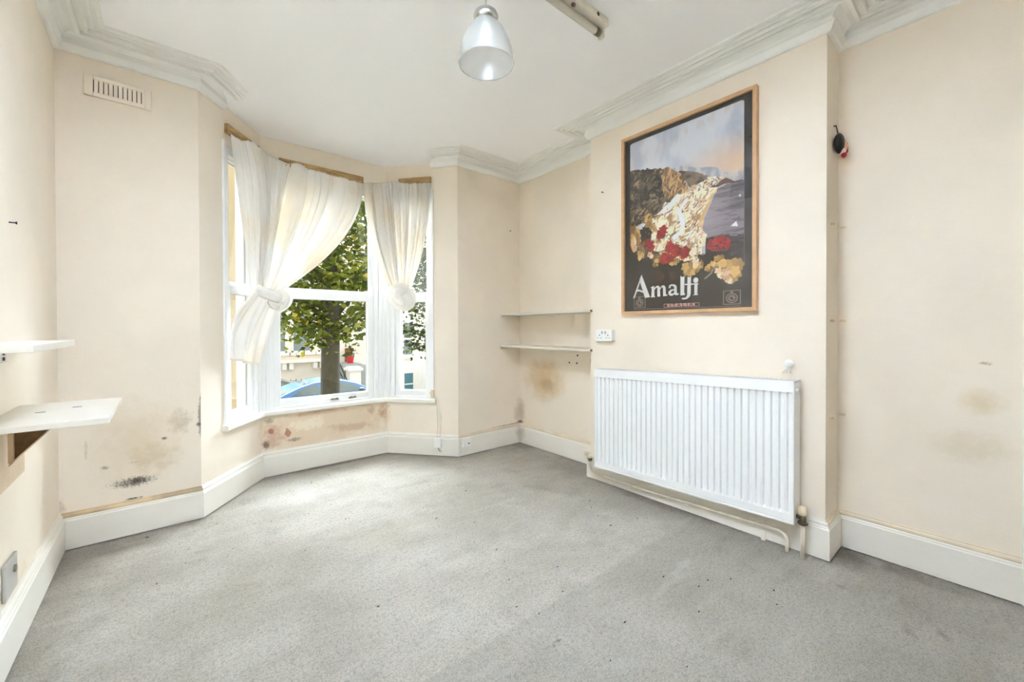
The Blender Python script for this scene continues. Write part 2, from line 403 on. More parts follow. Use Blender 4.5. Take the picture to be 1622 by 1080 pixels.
# corner posts between the three windows
def post(name, Ta, ua, Tb, ub, corner):
    mb = MB()
    a0, a1 = Ta(ua, -0.002, 0)[:2], Ta(ua, 0.15, 0)[:2]; b0, b1 = Tb(ub, -0.002, 0)[:2], Tb(ub, 0.15, 0)[:2]
    d = (Vector((corner.x-1.02, corner.y-3.0))).normalized()
    ci = (corner.x-d.x*0.003, corner.y-d.y*0.003); co = (corner.x+d.x*0.21, corner.y+d.y*0.21)
    mb.prism([a0, ci, b0, b1, co, a1], SZ-0.03, HZ+0.02)
    struct(mb.build(name, m_upvc, bevel=0.003))
post('trim_3', TL, 0.603, TC, 0.043, BL)
post('trim_4', TC, 0.9, TR, 0.037, BR)
for nm, T, ua, ub in (('trim_5', TL, 0.605, 0.625), ('trim_6', TC, 0.028, 0.046), ('trim_7', TC, 0.898, 0.918), ('trim_8', TC, 0.935, 0.955), ('trim_9', TR, 0.014, 0.034)):
    struct(MB().box((ua, -0.010, SZ), (ub, 0.0, HZ), T).build(nm, m_upvc, bevel=0.003))
# casing beads at the two piers
struct(MB().box((0.212, -0.012, SZ-0.02), (0.238, 0.03, HZ+0.02), TL).build('trim_10', m_upvc, bevel=0.003))
struct(MB().box((0.424, -0.012, SZ-0.02), (0.446, 0.03, HZ+0.02), TR).build('trim_11', m_upvc, bevel=0.003))

def window(name, T, f0, f1, fr, sl, sr, ul, ur):
    """outer frame f0..f1, frame bar fr, lower sash stiles to sl/sr (glass edges), upper glass ul/ur"""
    e = bpy.data.objects.new(name, None); COL.objects.link(e); e['kind'] = 'structure'; e.location = T((f0+f1)/2, 0.04, SZ)
    F = MB()
    for a, b in ((f0, f0+fr), (f1-fr, f1)): F.box((a, 0.0, SZ), (b, 0.075, HZ), T)
    F.box((f0, 0.0, HZ-0.055), (f1, 0.075, HZ), T).box((f0, 0.012, SZ), (f1, 0.075, SZ+0.02), T)
    F.build('outer_frame', m_upvc, e, bevel=0.004)
    M0, M1 = 1.352, 1.428
    S = MB()
    S.box((f0+fr, 0.014, SZ+0.018), (sl, 0.062, M1-0.02), T).box((sr, 0.014, SZ+0.018), (f1-fr, 0.062, M1-0.02), T)
    S.box((sl, 0.014, SZ+0.018), (sr, 0.062, SZ+0.066), T).box((sl, 0.010, M0), (sr, 0.062, M1-0.02), T)
    S.build('lower_sash', m_upvc, e, bevel=0.004)
    S = MB()
    S.box((f0+fr, 0.03, M1-0.02), (ul, 0.07, HZ-0.055), T).box((ur, 0.03, M1-0.02), (f1-fr, 0.07, HZ-0.055), T)
    S.box((ul, 0.03, M1-0.02), (ur, 0.07, M1+0.005), T).box((ul, 0.03, HZ-0.075), (ur, 0.07, HZ-0.055), T)
    S.build('upper_sash', m_upvc, e, bevel=0.004)
    for ua, ub, za, zb, s in ((sl, sr, SZ+0.066, M0, 0.040), (ul, ur, M1+0.005, HZ-0.075, 0.05)):
        MB().box((ua-0.005, s, za-0.005), (ub+0.005, s+0.004, zb+0.005), T).build('pane', m_pane, e)
        G = MB()
        g = 0.004
        G.box((ua, s-0.003, za), (ua+g, s+0.006, zb), T).box((ub-g, s-0.003, za), (ub, s+0.006, zb), T).box((ua, s-0.003, za), (ub, s+0.006, za+g), T).box((ua, s-0.003, zb-g), (ub, s+0.006, zb), T)
        G.build('gasket', m_grey, e)
    return e
window('window_1', TL, 0.236, 0.603, 0.040, 0.312, 0.527, 0.306, 0.535)
win2 = window('window_2', TC, 0.046, 0.898, 0.034, 0.131, 0.805, 0.118, 0.828)
window('window_3', TR, 0.036, 0.422, 0.036, 0.125, 0.360, 0.115, 0.366)
# sash lifts on the bottom rail of the middle window
for u in (0.525, 0.672):
    L = MB(); L.box((u-0.03, 0.004, SZ+0.026), (u+0.03, 0.016, SZ+0.034), TC)
    L.tube([TC(u-0.02, 0.008, SZ+0.034), TC(u-0.02, -0.012, SZ+0.045), TC(u+0.018, -0.012, SZ+0.047), TC(u+0.018, 0.008, SZ+0.034)], 0.003, 6)
    L.build('sash_lift', m_metal, win2)

# window board (sill) in three mitred runs, nosing inside the room
U0 = TL(0.19, 0, 0)[:2]; U1 = TR(0.47, 0, 0)[:2]
prof = [(-0.075, 0.462), (0.034, 0.462), (0.040, 0.468), (0.040, 0.493), (0.034, 0.499), (-0.075, 0.505)]
for i, mb in enumerate(sweep([U0, BL, BR, U1], prof)):
    struct(mb.build('trim_%d' % (12+i), m_sill, bevel=0.002))

# ------------------------------------------------------------------ skirting boards and cornice
sk = [(0, 0.007), (0.022, 0.007), (0.022, 0.150), (0.018, 0.156), (0.018, 0.160), (0.012, 0.166), (0, 0.166)]
bd = [(0, 0.166), (0.013, 0.166), (0.015, 0.172), (0.013, 0.179), (0.007, 0.184), (0.006, 0.190), (0, 0.190)]
m_beadd = mat('stained_bead', (208, 184, 146), 0.55, var=0.22, vscale=9)
names = ['left', 'back_left', 'bay_left', 'bay_centre', 'bay_right', 'back_right', 'alcove', 'chimney_far', 'chimney', 'chimney_near', 'right']
path = [(XL, YR), (XL, YB), B1, BL, BR, B2, (XR, YB), (XR, Y1), (XC, Y1), (XC, Y2), (XR, Y2), (XR, -0.05)]
m_skirt = paint('skirting_white', (236, 232, 222), [
    ((-0.42, YB, 0.10), (0.06, 0.06, 0.12), (150, 130, 100), 0.5, 22, 0.85, 1.25),
    ((XR, 3.02, 0.10), (0.12, 0.14, 0.13), (150, 134, 106), 0.5, 12, 0.52, 1.17),
    ((XC, 1.45, 0.12), (0.1, 0.5, 0.09), (176, 132, 92), 0.55, 14, 0.98, 1.24),
    ((XC, 0.75, 0.03), (0.1, 0.4, 0.03), (160, 130, 96), 0.4, 14, 0.96, 1.24),
    ((XR, 0.2, 0.02), (0.1, 0.5, 0.02), (150, 124, 92), 0.4, 14, 0.96, 1.24)], mott=0.02, rough=0.4, bump=0.0008)
for nm, a, b in zip(names, sweep(path, sk), sweep(path, bd)):
    if nm.startswith('bay'): k = a; struct(k.build('baseboard_'+nm, m_skirt)).name; bo = b.build('bead', m_skirt, bpy.data.objects['baseboard_'+nm])
    else:
        base = struct(a.build('baseboard_'+nm, m_skirt)); b.build('bead', m_beadd if nm == 'back_left' else m_bead if nm not in ('left', 'chimney') else m_skirt, base)

cp = [(0, ZC), (0.014, ZC), (0.022, ZC+0.006), (0.034, ZC+0.032), (0.034, ZC+0.044), (0.026, ZC+0.048), (0.028, ZC+0.062), (0.040, ZC+0.074), (0.060, ZC+0.081), (0.086, ZC+0.083),
      (0.086, ZC+0.062), (0.102, ZC+0.060), (0.104, ZC+0.080), (0.116, ZC+0.080), (0.118, ZC+0.066), (0.132, ZC+0.065), (0.134, ZC+0.084), (0.146, ZC+0.084), (0.148, ZC+0.074), (0.160, ZC+0.073), (0.162, ZC+0.089), (0.174, ZC+0.089), (0.176, ZC+0.082), (0.194, ZC+0.083), (0.197, CEIL+0.003), (0, CEIL+0.003)]
pathA = [(XL, YR), (XL, YB), B1, TL(0.215, 0, 0)[:2]]
pathB = [TR(LR-0.235, 0, 0)[:2], B2, (XR, YB), (XR, Y1), (XC, Y1), (XC, Y2), (XR, Y2), (XR, YR)]
k = 20
for pth in (pathA, pathB):
    for mb in sweep(pth, cp):
        struct(mb.build('trim_%d' % k, m_corn)); k += 1

# door at the right edge of the picture: architrave, stop and a panelled leaf
arch = MB().box((XR-0.022, -0.125, 0), (XR+0.02, -0.046, 2.12)).box((XR-0.022, -1.04, 0), (XR+0.02, -0.96, 2.12)).box((XR-0.022, -1.04, 2.05), (XR+0.02, -0.046, 2.12))
struct(arch.build('trim_18', m_white, bevel=0.004))
d = struct(MB().box((XR+0.03, -0.94, 0.005), (XR+0.07, -0.15, 2.04)).build('door_1', m_white, bevel=0.002))
for ya, yb_, za, zb in ((-0.86, -0.59, 0.2, 0.85), (-0.50, -0.23, 0.2, 0.85), (-0.86, -0.59, 1.05, 1.9), (-0.50, -0.23, 1.05, 1.9)):
    MB().box((XR+0.022, ya, za), (XR+0.032, yb_, zb)).build('panel', m_white, d, bevel=0.004)
MB().lathe([(0.004, -0.05), (0.026, -0.045), (0.028, -0.03), (0.012, -0.018), (0.012, 0.0)], (XR+0.03, -0.21, 1.0), 20, 'x').build('handle', m_chrome, d, smooth=True)
# ------------------------------------------------------------------ radiator
rad = thing('radiator', (2.36, 1.26, 0.15), 'long white ribbed panel radiator on the chimney breast under the poster', 'radiator')
RY0, RY1, RZ0, RZ1, RXF, RXB = 0.660, 1.858, 0.150, 0.842, 2.318, 2.405
tilt = lambda x, y, z: (x, y, z+(1.26-y)*0.026)
def ribbed(xf, sgn, name):
    n = 33; za, zb = RZ0+0.055, RZ1-0.062; pitch = (RY1-RY0-0.03)/n
    pr = [(RY0, 0.0), (RY0+0.012, 0.0)]
    for i in range(n):
        y = RY0+0.015+i*pitch
        pr += [(y+0.0005, 0.016), (y+0.0055, 0.016), (y+0.0095, 0.001), (y+pitch*0.5+0.002, -0.002), (y+pitch-0.003, 0.001), (y+pitch-0.0005, 0.010)]
    pr += [(RY1-0.012, 0.0), (RY1, 0.0)]
    mb = MB(); N = len(pr); vs = []
    levels = [(RZ0, 0), (RZ0+0.012, -0.004), (za-0.012, -0.004), (za, None), (zb, None), (zb+0.012, -0.004), (RZ1-0.028, -0.004)]
    for z, flat in levels:
        for y, dd in pr: vs.append(tilt(xf+sgn*(dd if flat is None else flat), y, z))
    fs = [(j*N+i, j*N+i+1, (j+1)*N+i+1, (j+1)*N+i) for j in range(len(levels)-1) for i in range(N-1)]
    mb.add(vs, fs)
    mb.box((min(xf+sgn*0.0175, xf+sgn*0.0195), RY0+0.002, RZ0+0.002), (max(xf+sgn*0.0175, xf+sgn*0.0195), RY1-0.002, RZ1-0.028), tilt)
    return mb.build(name, m_rad, rad, fix=False)
ribbed(RXF, 1, 'front_panel'); ribbed(RXB, -1, 'back_panel')
for ya, yb_ in ((RY0-0.008, RY0), (RY1, RY1+0.008)):
    MB().box((RXF-0.006, ya, RZ0-0.002), (RXB+0.004, yb_, RZ1-0.01), tilt).build('side_panel', m_rad, rad, bevel=0.003)
tg = MB(); tg.box((RXF-0.007, RY0-0.008, RZ1-0.055), (RXF, RY1+0.008, RZ1), tilt).box((RXB, RY0-0.008, RZ1-0.03), (RXB+0.005, RY1+0.008, RZ1), tilt)
for i in range(60):
    y = RY0-0.008+i*(RY1-RY0+0.016)/60; tg.box((RXF, y, RZ1-0.006), (RXB, y+0.012, RZ1), tilt)
stuff(tg.build('top_grille', m_rad, rad))
MB().box((RXF-0.005, RY0-0.008, RZ0-0.004), (RXF+0.004, RY1+0.008, RZ0+0.006), tilt).build('bottom_edge', m_rad, rad, bevel=0.002)
MB().tube([(RXF+0.02, RY0-0.006, RZ1-0.03), (RXF+0.02, RY0-0.022, RZ1-0.03)], 0.010, 12).build('bleed_plug', m_rad, rad)
for ya in (RY0+0.2, RY1-0.24): MB().box((RXB, ya, RZ0+0.1), (XC-0.0005, ya+0.04, RZ1-0.06)).build('wall_bracket', m_rad, rad)
# right hand valve
vy = RY0-0.034; vz = 0.195
v = MB().tube([(2.355, RY0, vz), (2.355, vy, vz)], 0.010, 12).tube([(2.355, vy, vz-0.035), (2.355, vy, vz+0.012)], 0.014, 14).build('valve', m_brass, rad, smooth=True)
MB().lathe([(0.010, 0.010), (0.019, 0.014), (0.021, 0.03), (0.019, 0.048), (0.012, 0.056), (0.003, 0.057)], (2.355, vy, vz), 18).build('valve_cap', m_cap, v, smooth=True)
MB().lathe([(0.019, -0.032), (0.021, -0.03), (0.021, -0.02), (0.017, -0.018)], (2.355, vy, vz), 14).build('valve_nut', m_brass, v)
# left hand lockshield valve
ly = RY1+0.080; lz = 0.190
v = MB().tube([(2.355, RY1, lz), (2.355, ly, lz)], 0.009, 12).tube([(2.355, ly, lz-0.03), (2.355, ly, lz+0.012)], 0.012, 14).build('valve', m_pipe, rad, smooth=True)
MB().lathe([(0.011, 0.0), (0.015, 0.004), (0.015, 0.03), (0.009, 0.034), (0.002, 0.035)], (2.355, ly+0.012, lz+0.004), 14, 'y').build('valve_cap', m_cap, v, smooth=True)
MB().lathe([(0.014, -0.04), (0.016, -0.036), (0.016, -0.022), (0.012, -0.02)], (2.355, ly, lz), 12).build('valve_nut', m_brass, v)

p = MB().tube([(2.355, vy, vz-0.03), (2.355, vy, 0.09), (2.354, vy+0.001, -0.004)], 0.0095, 12).build('heating_pipe', m_pipe, smooth=True)
tag(p, 'short upright cream pipe from the right radiator valve into the carpet', 'pipe')
pts = [(2.355, ly, lz-0.03), (2.355, ly, 0.110)]
for i in range(7):
    a = math.pi/2*i/6; pts.append((2.355+0.022*min(1, i/4), ly-0.06*(1-math.cos(a)), 0.110-0.055*math.sin(a)))
pts += [(2.377, ly-0.12, 0.054), (2.378, 1.5, 0.060), (2.378, 1.1, 0.074), (2.378, 0.74, 0.088)]
for i in range(1, 7):
    a = math.pi/2*i/6; pts.append((2.378-0.01*i/6, 0.74-0.045*math.sin(a), 0.088-0.035*(1-math.cos(a))))
pts += [(2.367, 0.695, 0.02), (2.367, 0.695, -0.004)]
p = MB().tube(pts, 0.0085, 12).build('heating_pipe', m_pipe, smooth=True)
tag(p, 'long cream pipe running along the skirting below the radiator with rust marks', 'pipe')
for y in (1.62, 1.22, 0.83):
    MB().box((2.367, y-0.009, 0.048+(1.5-y)*0.036), (2.398, y+0.009, 0.053+(1.5-y)*0.036)).build('pipe_clip', m_plast, p)
tk = MB().box((2.388, 0.800, 0.0), (2.399, 0.822, 0.150)).build('pipe_cover', m_skirt, bevel=0.003)
tag(tk, 'narrow white upright strip on the skirting below the radiator right end', 'pipe cover')

# ------------------------------------------------------------------ double socket and hook on the chimney breast
def screw_dots(mb, x, pts, r, T=None):
    for y, z in pts: mb.lathe([(r, 0), (r, 0.0012)], (x, y, z), 10, 'x')
so = thing('double_socket', (XC, 1.833, 1.062), 'white double wall socket left of centre above the radiator', 'socket')
MB().box((XC-0.034, 1.764, 1.022), (XC, 1.902, 1.102)).build('back_box', m_plast, so, bevel=0.003)
MB().box((XC-0.042, 1.762, 1.020), (XC-0.034, 1.904, 1.104)).build('faceplate', m_plast, so, bevel=0.003)
for y in (1.818, 1.846): MB().box((XC-0.047, y-0.006, 1.073), (XC-0.041, y+0.006, 1.093)).build('rocker_switch', m_grey, so, bevel=0.0015)
for yc in (1.868, 1.796):
    hb = MB(); hb.box((XC-0.0425, yc-0.003, 1.060), (XC-0.0415, yc+0.003, 1.069)).box((XC-0.0425, yc-0.016, 1.043), (XC-0.0415, yc-0.009, 1.048)).box((XC-0.0425, yc+0.009, 1.043), (XC-0.0415, yc+0.016, 1.048))
    hb.build('pin_holes', m_dark, so)
hk = thing('wall_hook', (XC, 0.70, 0.93), 'small white round hook with a knotted cord above the radiator right end', 'hook')
MB().lathe([(0.003, -0.030), (0.018, -0.028), (0.021, -0.022), (0.018, -0.015), (0.010, -0.010), (0.010, 0.0)], (XC, 0.70, 0.935), 20, 'x').build('knob', m_plast, hk, smooth=True)
for dy in (0.006, -0.004, 0.016):
    MB().tube([(XC-0.014, 0.70+dy*0.3, 0.926), (XC-0.022, 0.70+dy, 0.905), (XC-0.020, 0.70+dy*1.8, 0.886)], 0.0022, 6).build('cord', m_plast, hk, smooth=True)
MB().tube([(XC-0.012, 0.694, 0.926), (XC-0.006, 0.688, 0.88), (XC-0.008, 0.684, 0.84)], 0.0015, 6).build('cord', m_plast, hk)

# ------------------------------------------------------------------ framed poster
PY0, PY1, PZ0, PZ1 = 0.846, 1.690, 1.206, 2.400
pic = thing('framed_poster', (XC-0.012, (PY0+PY1)/2, PZ0), 'tall coastal poster lettered Amalfi in a slim oak frame', 'picture')
fw_ = 0.021; xa, xb = XC-0.034, XC-0.001
# mitred rails
def rail(q): 
    mb = MB(); mb.add([(x, y, z) for x in (xa, xb) for y, z in q], [(0,1,2,3), (7,6,5,4), (0,4,5,1), (1,5,6,2), (2,6,7,3), (3,7,4,0)])
    mb.build('frame_rail', m_oak, pic, bevel=0.0015)
o_ = [(PY1, PZ1), (PY0, PZ1), (PY0, PZ0), (PY1, PZ0)]; i_ = [(PY1-fw_, PZ1-fw_), (PY0+fw_, PZ1-fw_), (PY0+fw_, PZ0+fw_), (PY1-fw_, PZ0+fw_)]
for a in range(4): b = (a+1) % 4; rail([o_[a], o_[b], i_[b], i_[a]])
PX = XC-0.016
UY = lambda u: PY1-fw_-u*(PY1-PY0-2*fw_); UZ = lambda v: PZ0+fw_+v*(PZ1-PZ0-2*fw_)
PIC = json.loads(r'''{"polys":{"inner":[[0.053,0.976],[0.947,0.98],[0.945,0.154],[0.038,0.317]],"mount":[[0.407,0.761],[0.475,0.764],[0.542,0.755],[0.605,0.726],[0.694,0.712],[0.754,0.702],[0.811,0.667],[0.86,0.648],[0.95,0.643],[0.949,0.586],[0.416,0.731]],"mount2":[[0.811,0.658],[0.891,0.646],[0.95,0.647],[0.949,0.595],[0.827,0.611]],"hillL":[[0.044,0.819],[0.111,0.821],[0.189,0.81],[0.274,0.797],[0.332,0.779],[0.4,0.734],[0.472,0.617],[0.266,0.494],[0.034,0.501]],"hillM":[[0.32,0.772],[0.367,0.775],[0.405,0.774],[0.455,0.743],[0.512,0.698],[0.556,0.639],[0.551,0.613],[0.472,0.611],[0.373,0.603],[0.344,0.667]],"hillD":[[0.475,0.736],[0.55,0.723],[0.632,0.701],[0.7,0.666],[0.666,0.645],[0.567,0.632],[0.521,0.69]],"head":[[0.713,0.607],[0.777,0.628],[0.827,0.634],[0.867,0.617],[0.894,0.602],[0.827,0.605],[0.763,0.597]],"town":[[0.557,0.633],[0.666,0.645],[0.702,0.664],[0.794,0.641],[0.824,0.632],[0.769,0.616],[0.657,0.608],[0.566,0.6]],"cliff":[[0.548,0.613],[0.657,0.614],[0.727,0.618],[0.774,0.6],[0.725,0.541],[0.68,0.482],[0.649,0.413],[0.651,0.339],[0.684,0.238],[0.521,0.254],[0.262,0.334],[0.234,0.499],[0.372,0.596],[0.472,0.615]],"road":[[0.528,0.575],[0.565,0.575],[0.493,0.524],[0.526,0.469],[0.515,0.407],[0.446,0.371],[0.417,0.388],[0.49,0.423],[0.491,0.467],[0.46,0.523]],"road2":[[0.396,0.579],[0.472,0.617],[0.506,0.605],[0.371,0.544],[0.267,0.521]],"beach":[[0.726,0.571],[0.768,0.596],[0.725,0.535],[0.675,0.47],[0.653,0.413],[0.626,0.429],[0.654,0.486]],"sea":[[0.77,0.596],[0.898,0.603],[0.953,0.599],[0.948,0.302],[0.916,0.249],[0.702,0.284],[0.648,0.376],[0.671,0.459],[0.725,0.535]],"seadark":[[0.687,0.359],[0.822,0.353],[0.951,0.347],[0.948,0.142],[0.683,0.164]],"dark":[[0.015,0.348],[0.26,0.28],[0.521,0.254],[0.702,0.284],[0.977,0.253],[1.0,-0.0],[-0.0,-0.0]],"red":[[0.342,0.427,0.049,0.04],[0.226,0.368,0.049,0.037],[0.445,0.333,0.072,0.049],[0.381,0.284,0.068,0.034],[0.522,0.298,0.053,0.037],[0.771,0.316,0.087,0.037],[0.829,0.315,0.026,0.029]],"ochre":[[0.77,0.229,0.064,0.04],[0.557,0.213,0.049,0.043],[0.899,0.181,0.068,0.057],[0.704,0.205,0.03,0.017],[0.289,0.264,0.028,0.02],[0.153,0.324,0.03,0.029],[0.1,0.45,0.045,0.086],[0.223,0.501,0.045,0.046],[0.444,0.262,0.038,0.023],[0.631,0.231,0.042,0.043]],"cream":[[0.648,0.364,0.049,0.043],[0.805,0.171,0.057,0.029],[0.24,0.316,0.034,0.023],[0.086,0.382,0.034,0.043],[0.605,0.283,0.038,0.066],[0.842,0.137,0.026,0.017]],"brown":[[0.325,0.181,0.042,0.034],[0.432,0.183,0.034,0.031]],"spiky":[[0.196,0.437,0.057,0.051]],"greydk":[[0.163,0.701,0.064,0.037],[0.116,0.6,0.049,0.057],[0.27,0.628,0.042,0.043]],"sail":[[0.858,0.395],[0.895,0.415],[0.906,0.388]],"sail2":[[0.908,0.528],[0.918,0.542],[0.925,0.527]],"stem":[[0.674,0.155],[0.718,0.18],[0.761,0.224],[0.769,0.219],[0.728,0.173],[0.682,0.15]]},"G":{"A":[[[0.136,0.181],[0.157,0.208],[0.234,0.077],[0.188,0.074]],[[0.076,0.076],[0.147,0.195],[0.155,0.184],[0.091,0.076]],[[0.106,0.118],[0.13,0.126],[0.184,0.11],[0.187,0.1],[0.13,0.115],[0.102,0.109]]],"m":[[[0.25,0.135],[0.272,0.138],[0.274,0.077],[0.246,0.077]],[[0.3,0.126],[0.322,0.126],[0.325,0.077],[0.299,0.077]],[[0.348,0.126],[0.37,0.126],[0.373,0.085],[0.388,0.086],[0.382,0.078],[0.349,0.077]],[[0.27,0.124],[0.293,0.137],[0.315,0.136],[0.323,0.124],[0.3,0.123],[0.291,0.128],[0.272,0.114]],[[0.321,0.122],[0.341,0.137],[0.361,0.135],[0.37,0.124],[0.348,0.122],[0.339,0.128],[0.322,0.114]],[[0.239,0.131],[0.272,0.138],[0.272,0.132],[0.245,0.126]],[[0.24,0.079],[0.28,0.079],[0.28,0.075],[0.24,0.075]]],"a":[[[0.441,0.128],[0.462,0.128],[0.463,0.088],[0.481,0.087],[0.474,0.079],[0.452,0.078],[0.443,0.087]],[[0.396,0.119],[0.4,0.133],[0.42,0.139],[0.448,0.136],[0.462,0.125],[0.443,0.122],[0.424,0.131],[0.412,0.127],[0.412,0.118]],[[0.444,0.112],[0.414,0.11],[0.395,0.101],[0.394,0.087],[0.408,0.077],[0.427,0.077],[0.445,0.084],[0.443,0.093],[0.429,0.087],[0.417,0.088],[0.414,0.096],[0.425,0.103],[0.444,0.104]]],"l":[[[0.492,0.179],[0.507,0.171],[0.524,0.175],[0.522,0.086],[0.532,0.082],[0.524,0.076],[0.492,0.075]]],"f":[[[0.548,0.171],[0.561,0.166],[0.575,0.173],[0.573,0.084],[0.568,0.068],[0.546,0.055],[0.518,0.052],[0.499,0.057],[0.511,0.062],[0.533,0.062],[0.545,0.075]],[[0.527,0.135],[0.63,0.132],[0.63,0.126],[0.527,0.128]]],"i":[[[0.6,0.126],[0.624,0.127],[0.623,0.076],[0.63,0.074],[0.629,0.072],[0.588,0.072],[0.588,0.074],[0.6,0.075]]],"dot":[0.611,0.148,0.019,0.0145]},"misc":{"bar":[[0.356,0.035],[0.637,0.033],[0.638,0.015],[0.355,0.015]],"italia":[[0.405,0.034],[0.591,0.033],[0.59,0.014],[0.405,0.015]],"bar1":[[0.36,0.032],[0.384,0.032],[0.384,0.018],[0.359,0.018]],"bar2":[[0.605,0.031],[0.634,0.031],[0.634,0.017],[0.604,0.017]],"embR":[[0.806,0.086],[0.923,0.083],[0.924,0.015],[0.805,0.017]],"embL":[[0.084,0.084],[0.193,0.083],[0.193,0.019],[0.082,0.019]],"rule":[[0.084,0.013],[0.925,0.008],[0.925,0.006],[0.084,0.01]]}}''')
def paint_poster(W, Hh):
    rng = np.random.default_rng(5)
    def vn(sx, sy, seed):
        r = np.random.default_rng(seed); g = r.random((sy+2, sx+2))
        X = np.linspace(0, sx-1e-6, W); Y = np.linspace(0, sy-1e-6, Hh); xi = X.astype(int); yi = Y.astype(int)
        fx = X-xi; fy = Y-yi; fx = fx*fx*(3-2*fx); fy = (fy*fy*(3-2*fy))[:, None]
        a = g[yi][:, xi]*(1-fx)+g[yi][:, xi+1]*fx; b = g[yi+1][:, xi]*(1-fx)+g[yi+1][:, xi+1]*fx
        return a*(1-fy)+b*fy
    fbm = lambda sx, sy, sd: vn(sx, sy, sd)*0.55+vn(sx*2, sy*2, sd+1)*0.3+vn(sx*4, sy*4, sd+2)*0.15
    u, v = np.meshgrid((np.arange(W)+0.5)/W, (np.arange(Hh)+0.5)/Hh)
    img = np.zeros((Hh, W, 3)); c = lambda *k: np.array(srgb(*k)[:3])
    def mask(poly, wob=0.012, sd=1):
        uu = u+(fbm(24, 34, sd)-0.5)*wob*2; vv = v+(fbm(24, 34, sd+7)-0.5)*wob*2
        m = np.zeros((Hh, W), bool); n = len(poly)
        for i in range(n):
            x1, y1 = poly[i]; x2, y2 = poly[(i+1) % n]
            if y1 == y2: continue
            m ^= ((y1 > vv) != (y2 > vv)) & (uu < (x2-x1)*(vv-y1)/(y2-y1)+x1)
        return m
    def fill(m, a, b, tex, lo=0.35, hi=0.65):
        t = np.clip((tex-lo)/(hi-lo), 0, 1)[..., None]; img[m] = (np.array(a)*(1-t)+np.array(b)*t)[m]
    img[:] = c(43, 39, 34)
    P = PIC['polys']
    x0, x1, y1 = 0.05, 0.945, 0.978; r = 0.02
    dx = np.maximum(np.maximum(x0+r-u, u-(x1-r)), 0); dy = np.maximum(v-(y1-r*0.7), 0)/0.7
    inner = (dx*dx+dy*dy < r*r) & (v > 0.2)
    sky = fbm(9, 7, 3); t = np.clip((sky-0.35)/0.3, 0, 1)[..., None]
    skyc = c(180, 184, 194)*(1-t)+c(205, 207, 212)*t
    g = np.clip(1-np.hypot((u-0.9)/0.5, (v-0.70)/0.16), 0, 1)[..., None]; skyc = skyc*(1-g)+c(214, 184, 156)*g
    cl = (np.clip(1-np.abs(v-(0.84+0.16*u))/0.05, 0, 1)*(fbm(30, 20, 11) > 0.5))[..., None]*0.35
    skyc = skyc*(1-cl)+c(190, 172, 160)*cl
    img[inner] = skyc[inner]
    fill(mask(P['mount'], 0.006, 20) & inner, c(158, 162, 172), c(196, 192, 190), fbm(30, 14, 21))
    fill(mask(P['mount2'], 0.006, 22) & inner, c(168, 166, 172), c(196, 188, 182), fbm(30, 14, 23))
    seat = fbm(5, 70, 31); fill(mask(P['sea'], 0.008, 30) & inner, c(92, 85, 88), c(142, 133, 140), seat)
    gl = np.clip(1-np.hypot((u-0.66)/0.20, (v-0.46)/0.17), 0, 1)[..., None]*0.95
    m = mask(P['sea'], 0.008, 30) & inner; img[m] = (img*(1-gl)+c(168, 160, 166)*gl)[m]
    fill(mask(P['seadark'], 0.01, 33) & inner, c(44, 38, 36), c(84, 74, 74), fbm(5, 80, 34), 0.4, 0.75)
    fill(inner & (v < 0.47) & (u < 0.62), c(56, 48, 38), c(150, 118, 78), fbm(18, 24, 38), 0.4, 0.7)
    fill(mask(P['hillL'], 0.012, 40) & inner, c(52, 46, 38), c(120, 104, 82), fbm(22, 30, 41), 0.4, 0.72)
    fill(mask(P['cliff'], 0.018, 50) & inner, c(172, 140, 98), c(240, 222, 194), fbm(22, 34, 51), 0.3, 0.56)
    fill(mask(P['hillM'], 0.010, 43) & inner, c(112, 86, 58), c(196, 162, 116), fbm(40, 14, 44))
    fill(mask(P['hillD'], 0.008, 46) & inner, c(66, 58, 52), c(138, 120, 100), fbm(20, 36, 47))
    fill(mask(P['town'], 0.012, 53) & inner, c(206, 180, 146), c(248, 236, 216), fbm(40, 30, 54))
    fill(mask(P['beach'], 0.010, 56) & inner, c(206, 172, 124), c(232, 206, 164), fbm(16, 24, 57))
    fill(mask(P['head'], 0.006, 58) & inner, c(96, 62, 44), c(160, 108, 76), fbm(20, 14, 59))
    for k in ('road', 'road2'): fill(mask(P[k], 0.008, 61) & inner, c(222, 212, 196), c(250, 246, 238), fbm(20, 20, 62))
    fill(mask(P['dark'], 0.02, 65), c(44, 40, 34), c(56, 50, 42), fbm(10, 14, 66))
    edge = mask(P['inner'], 0.001, 67); 
    def dabs(key, n, a, b, size, sd, jag=0.5):
        rr = np.random.default_rng(sd); tex = fbm(60, 80, sd+3)
        for cx, cyy, rx, ry in P[key]:
            for _ in range(n):
                an = rr.random()*6.28; ra = math.sqrt(rr.random())*0.75
                px, py = cx+rx*ra*math.cos(an), cyy+ry*ra*math.sin(an); s = size*(0.6+0.8*rr.random())
                th = np.arctan2((v-py)*1.4, u-px)
                m = np.hypot((u-px)/(rx*s), (v-py)/(ry*s)) < 0.75+0.25*np.sin(th*5+an)*jag
                k = rr.random(); col = np.array(a)*(1-k)+np.array(b)*k
                img[m] = (col*(0.8+0.4*tex[..., None]))[m]
    dabs('greydk', 10, c(58, 52, 48), c(146, 130, 110), 0.5, 70)
    dabs('brown', 8, c(66, 48, 34), c(92, 62, 40), 0.6, 72)
    dabs('ochre', 9, c(128, 98, 52), c(214, 178, 116), 0.6, 74)
    dabs('cream', 9, c(196, 156, 120), c(246, 228, 198), 0.55, 76)
    dabs('spiky', 26, c(40, 36, 34), c(60, 54, 50), 0.25, 78, 1.0)
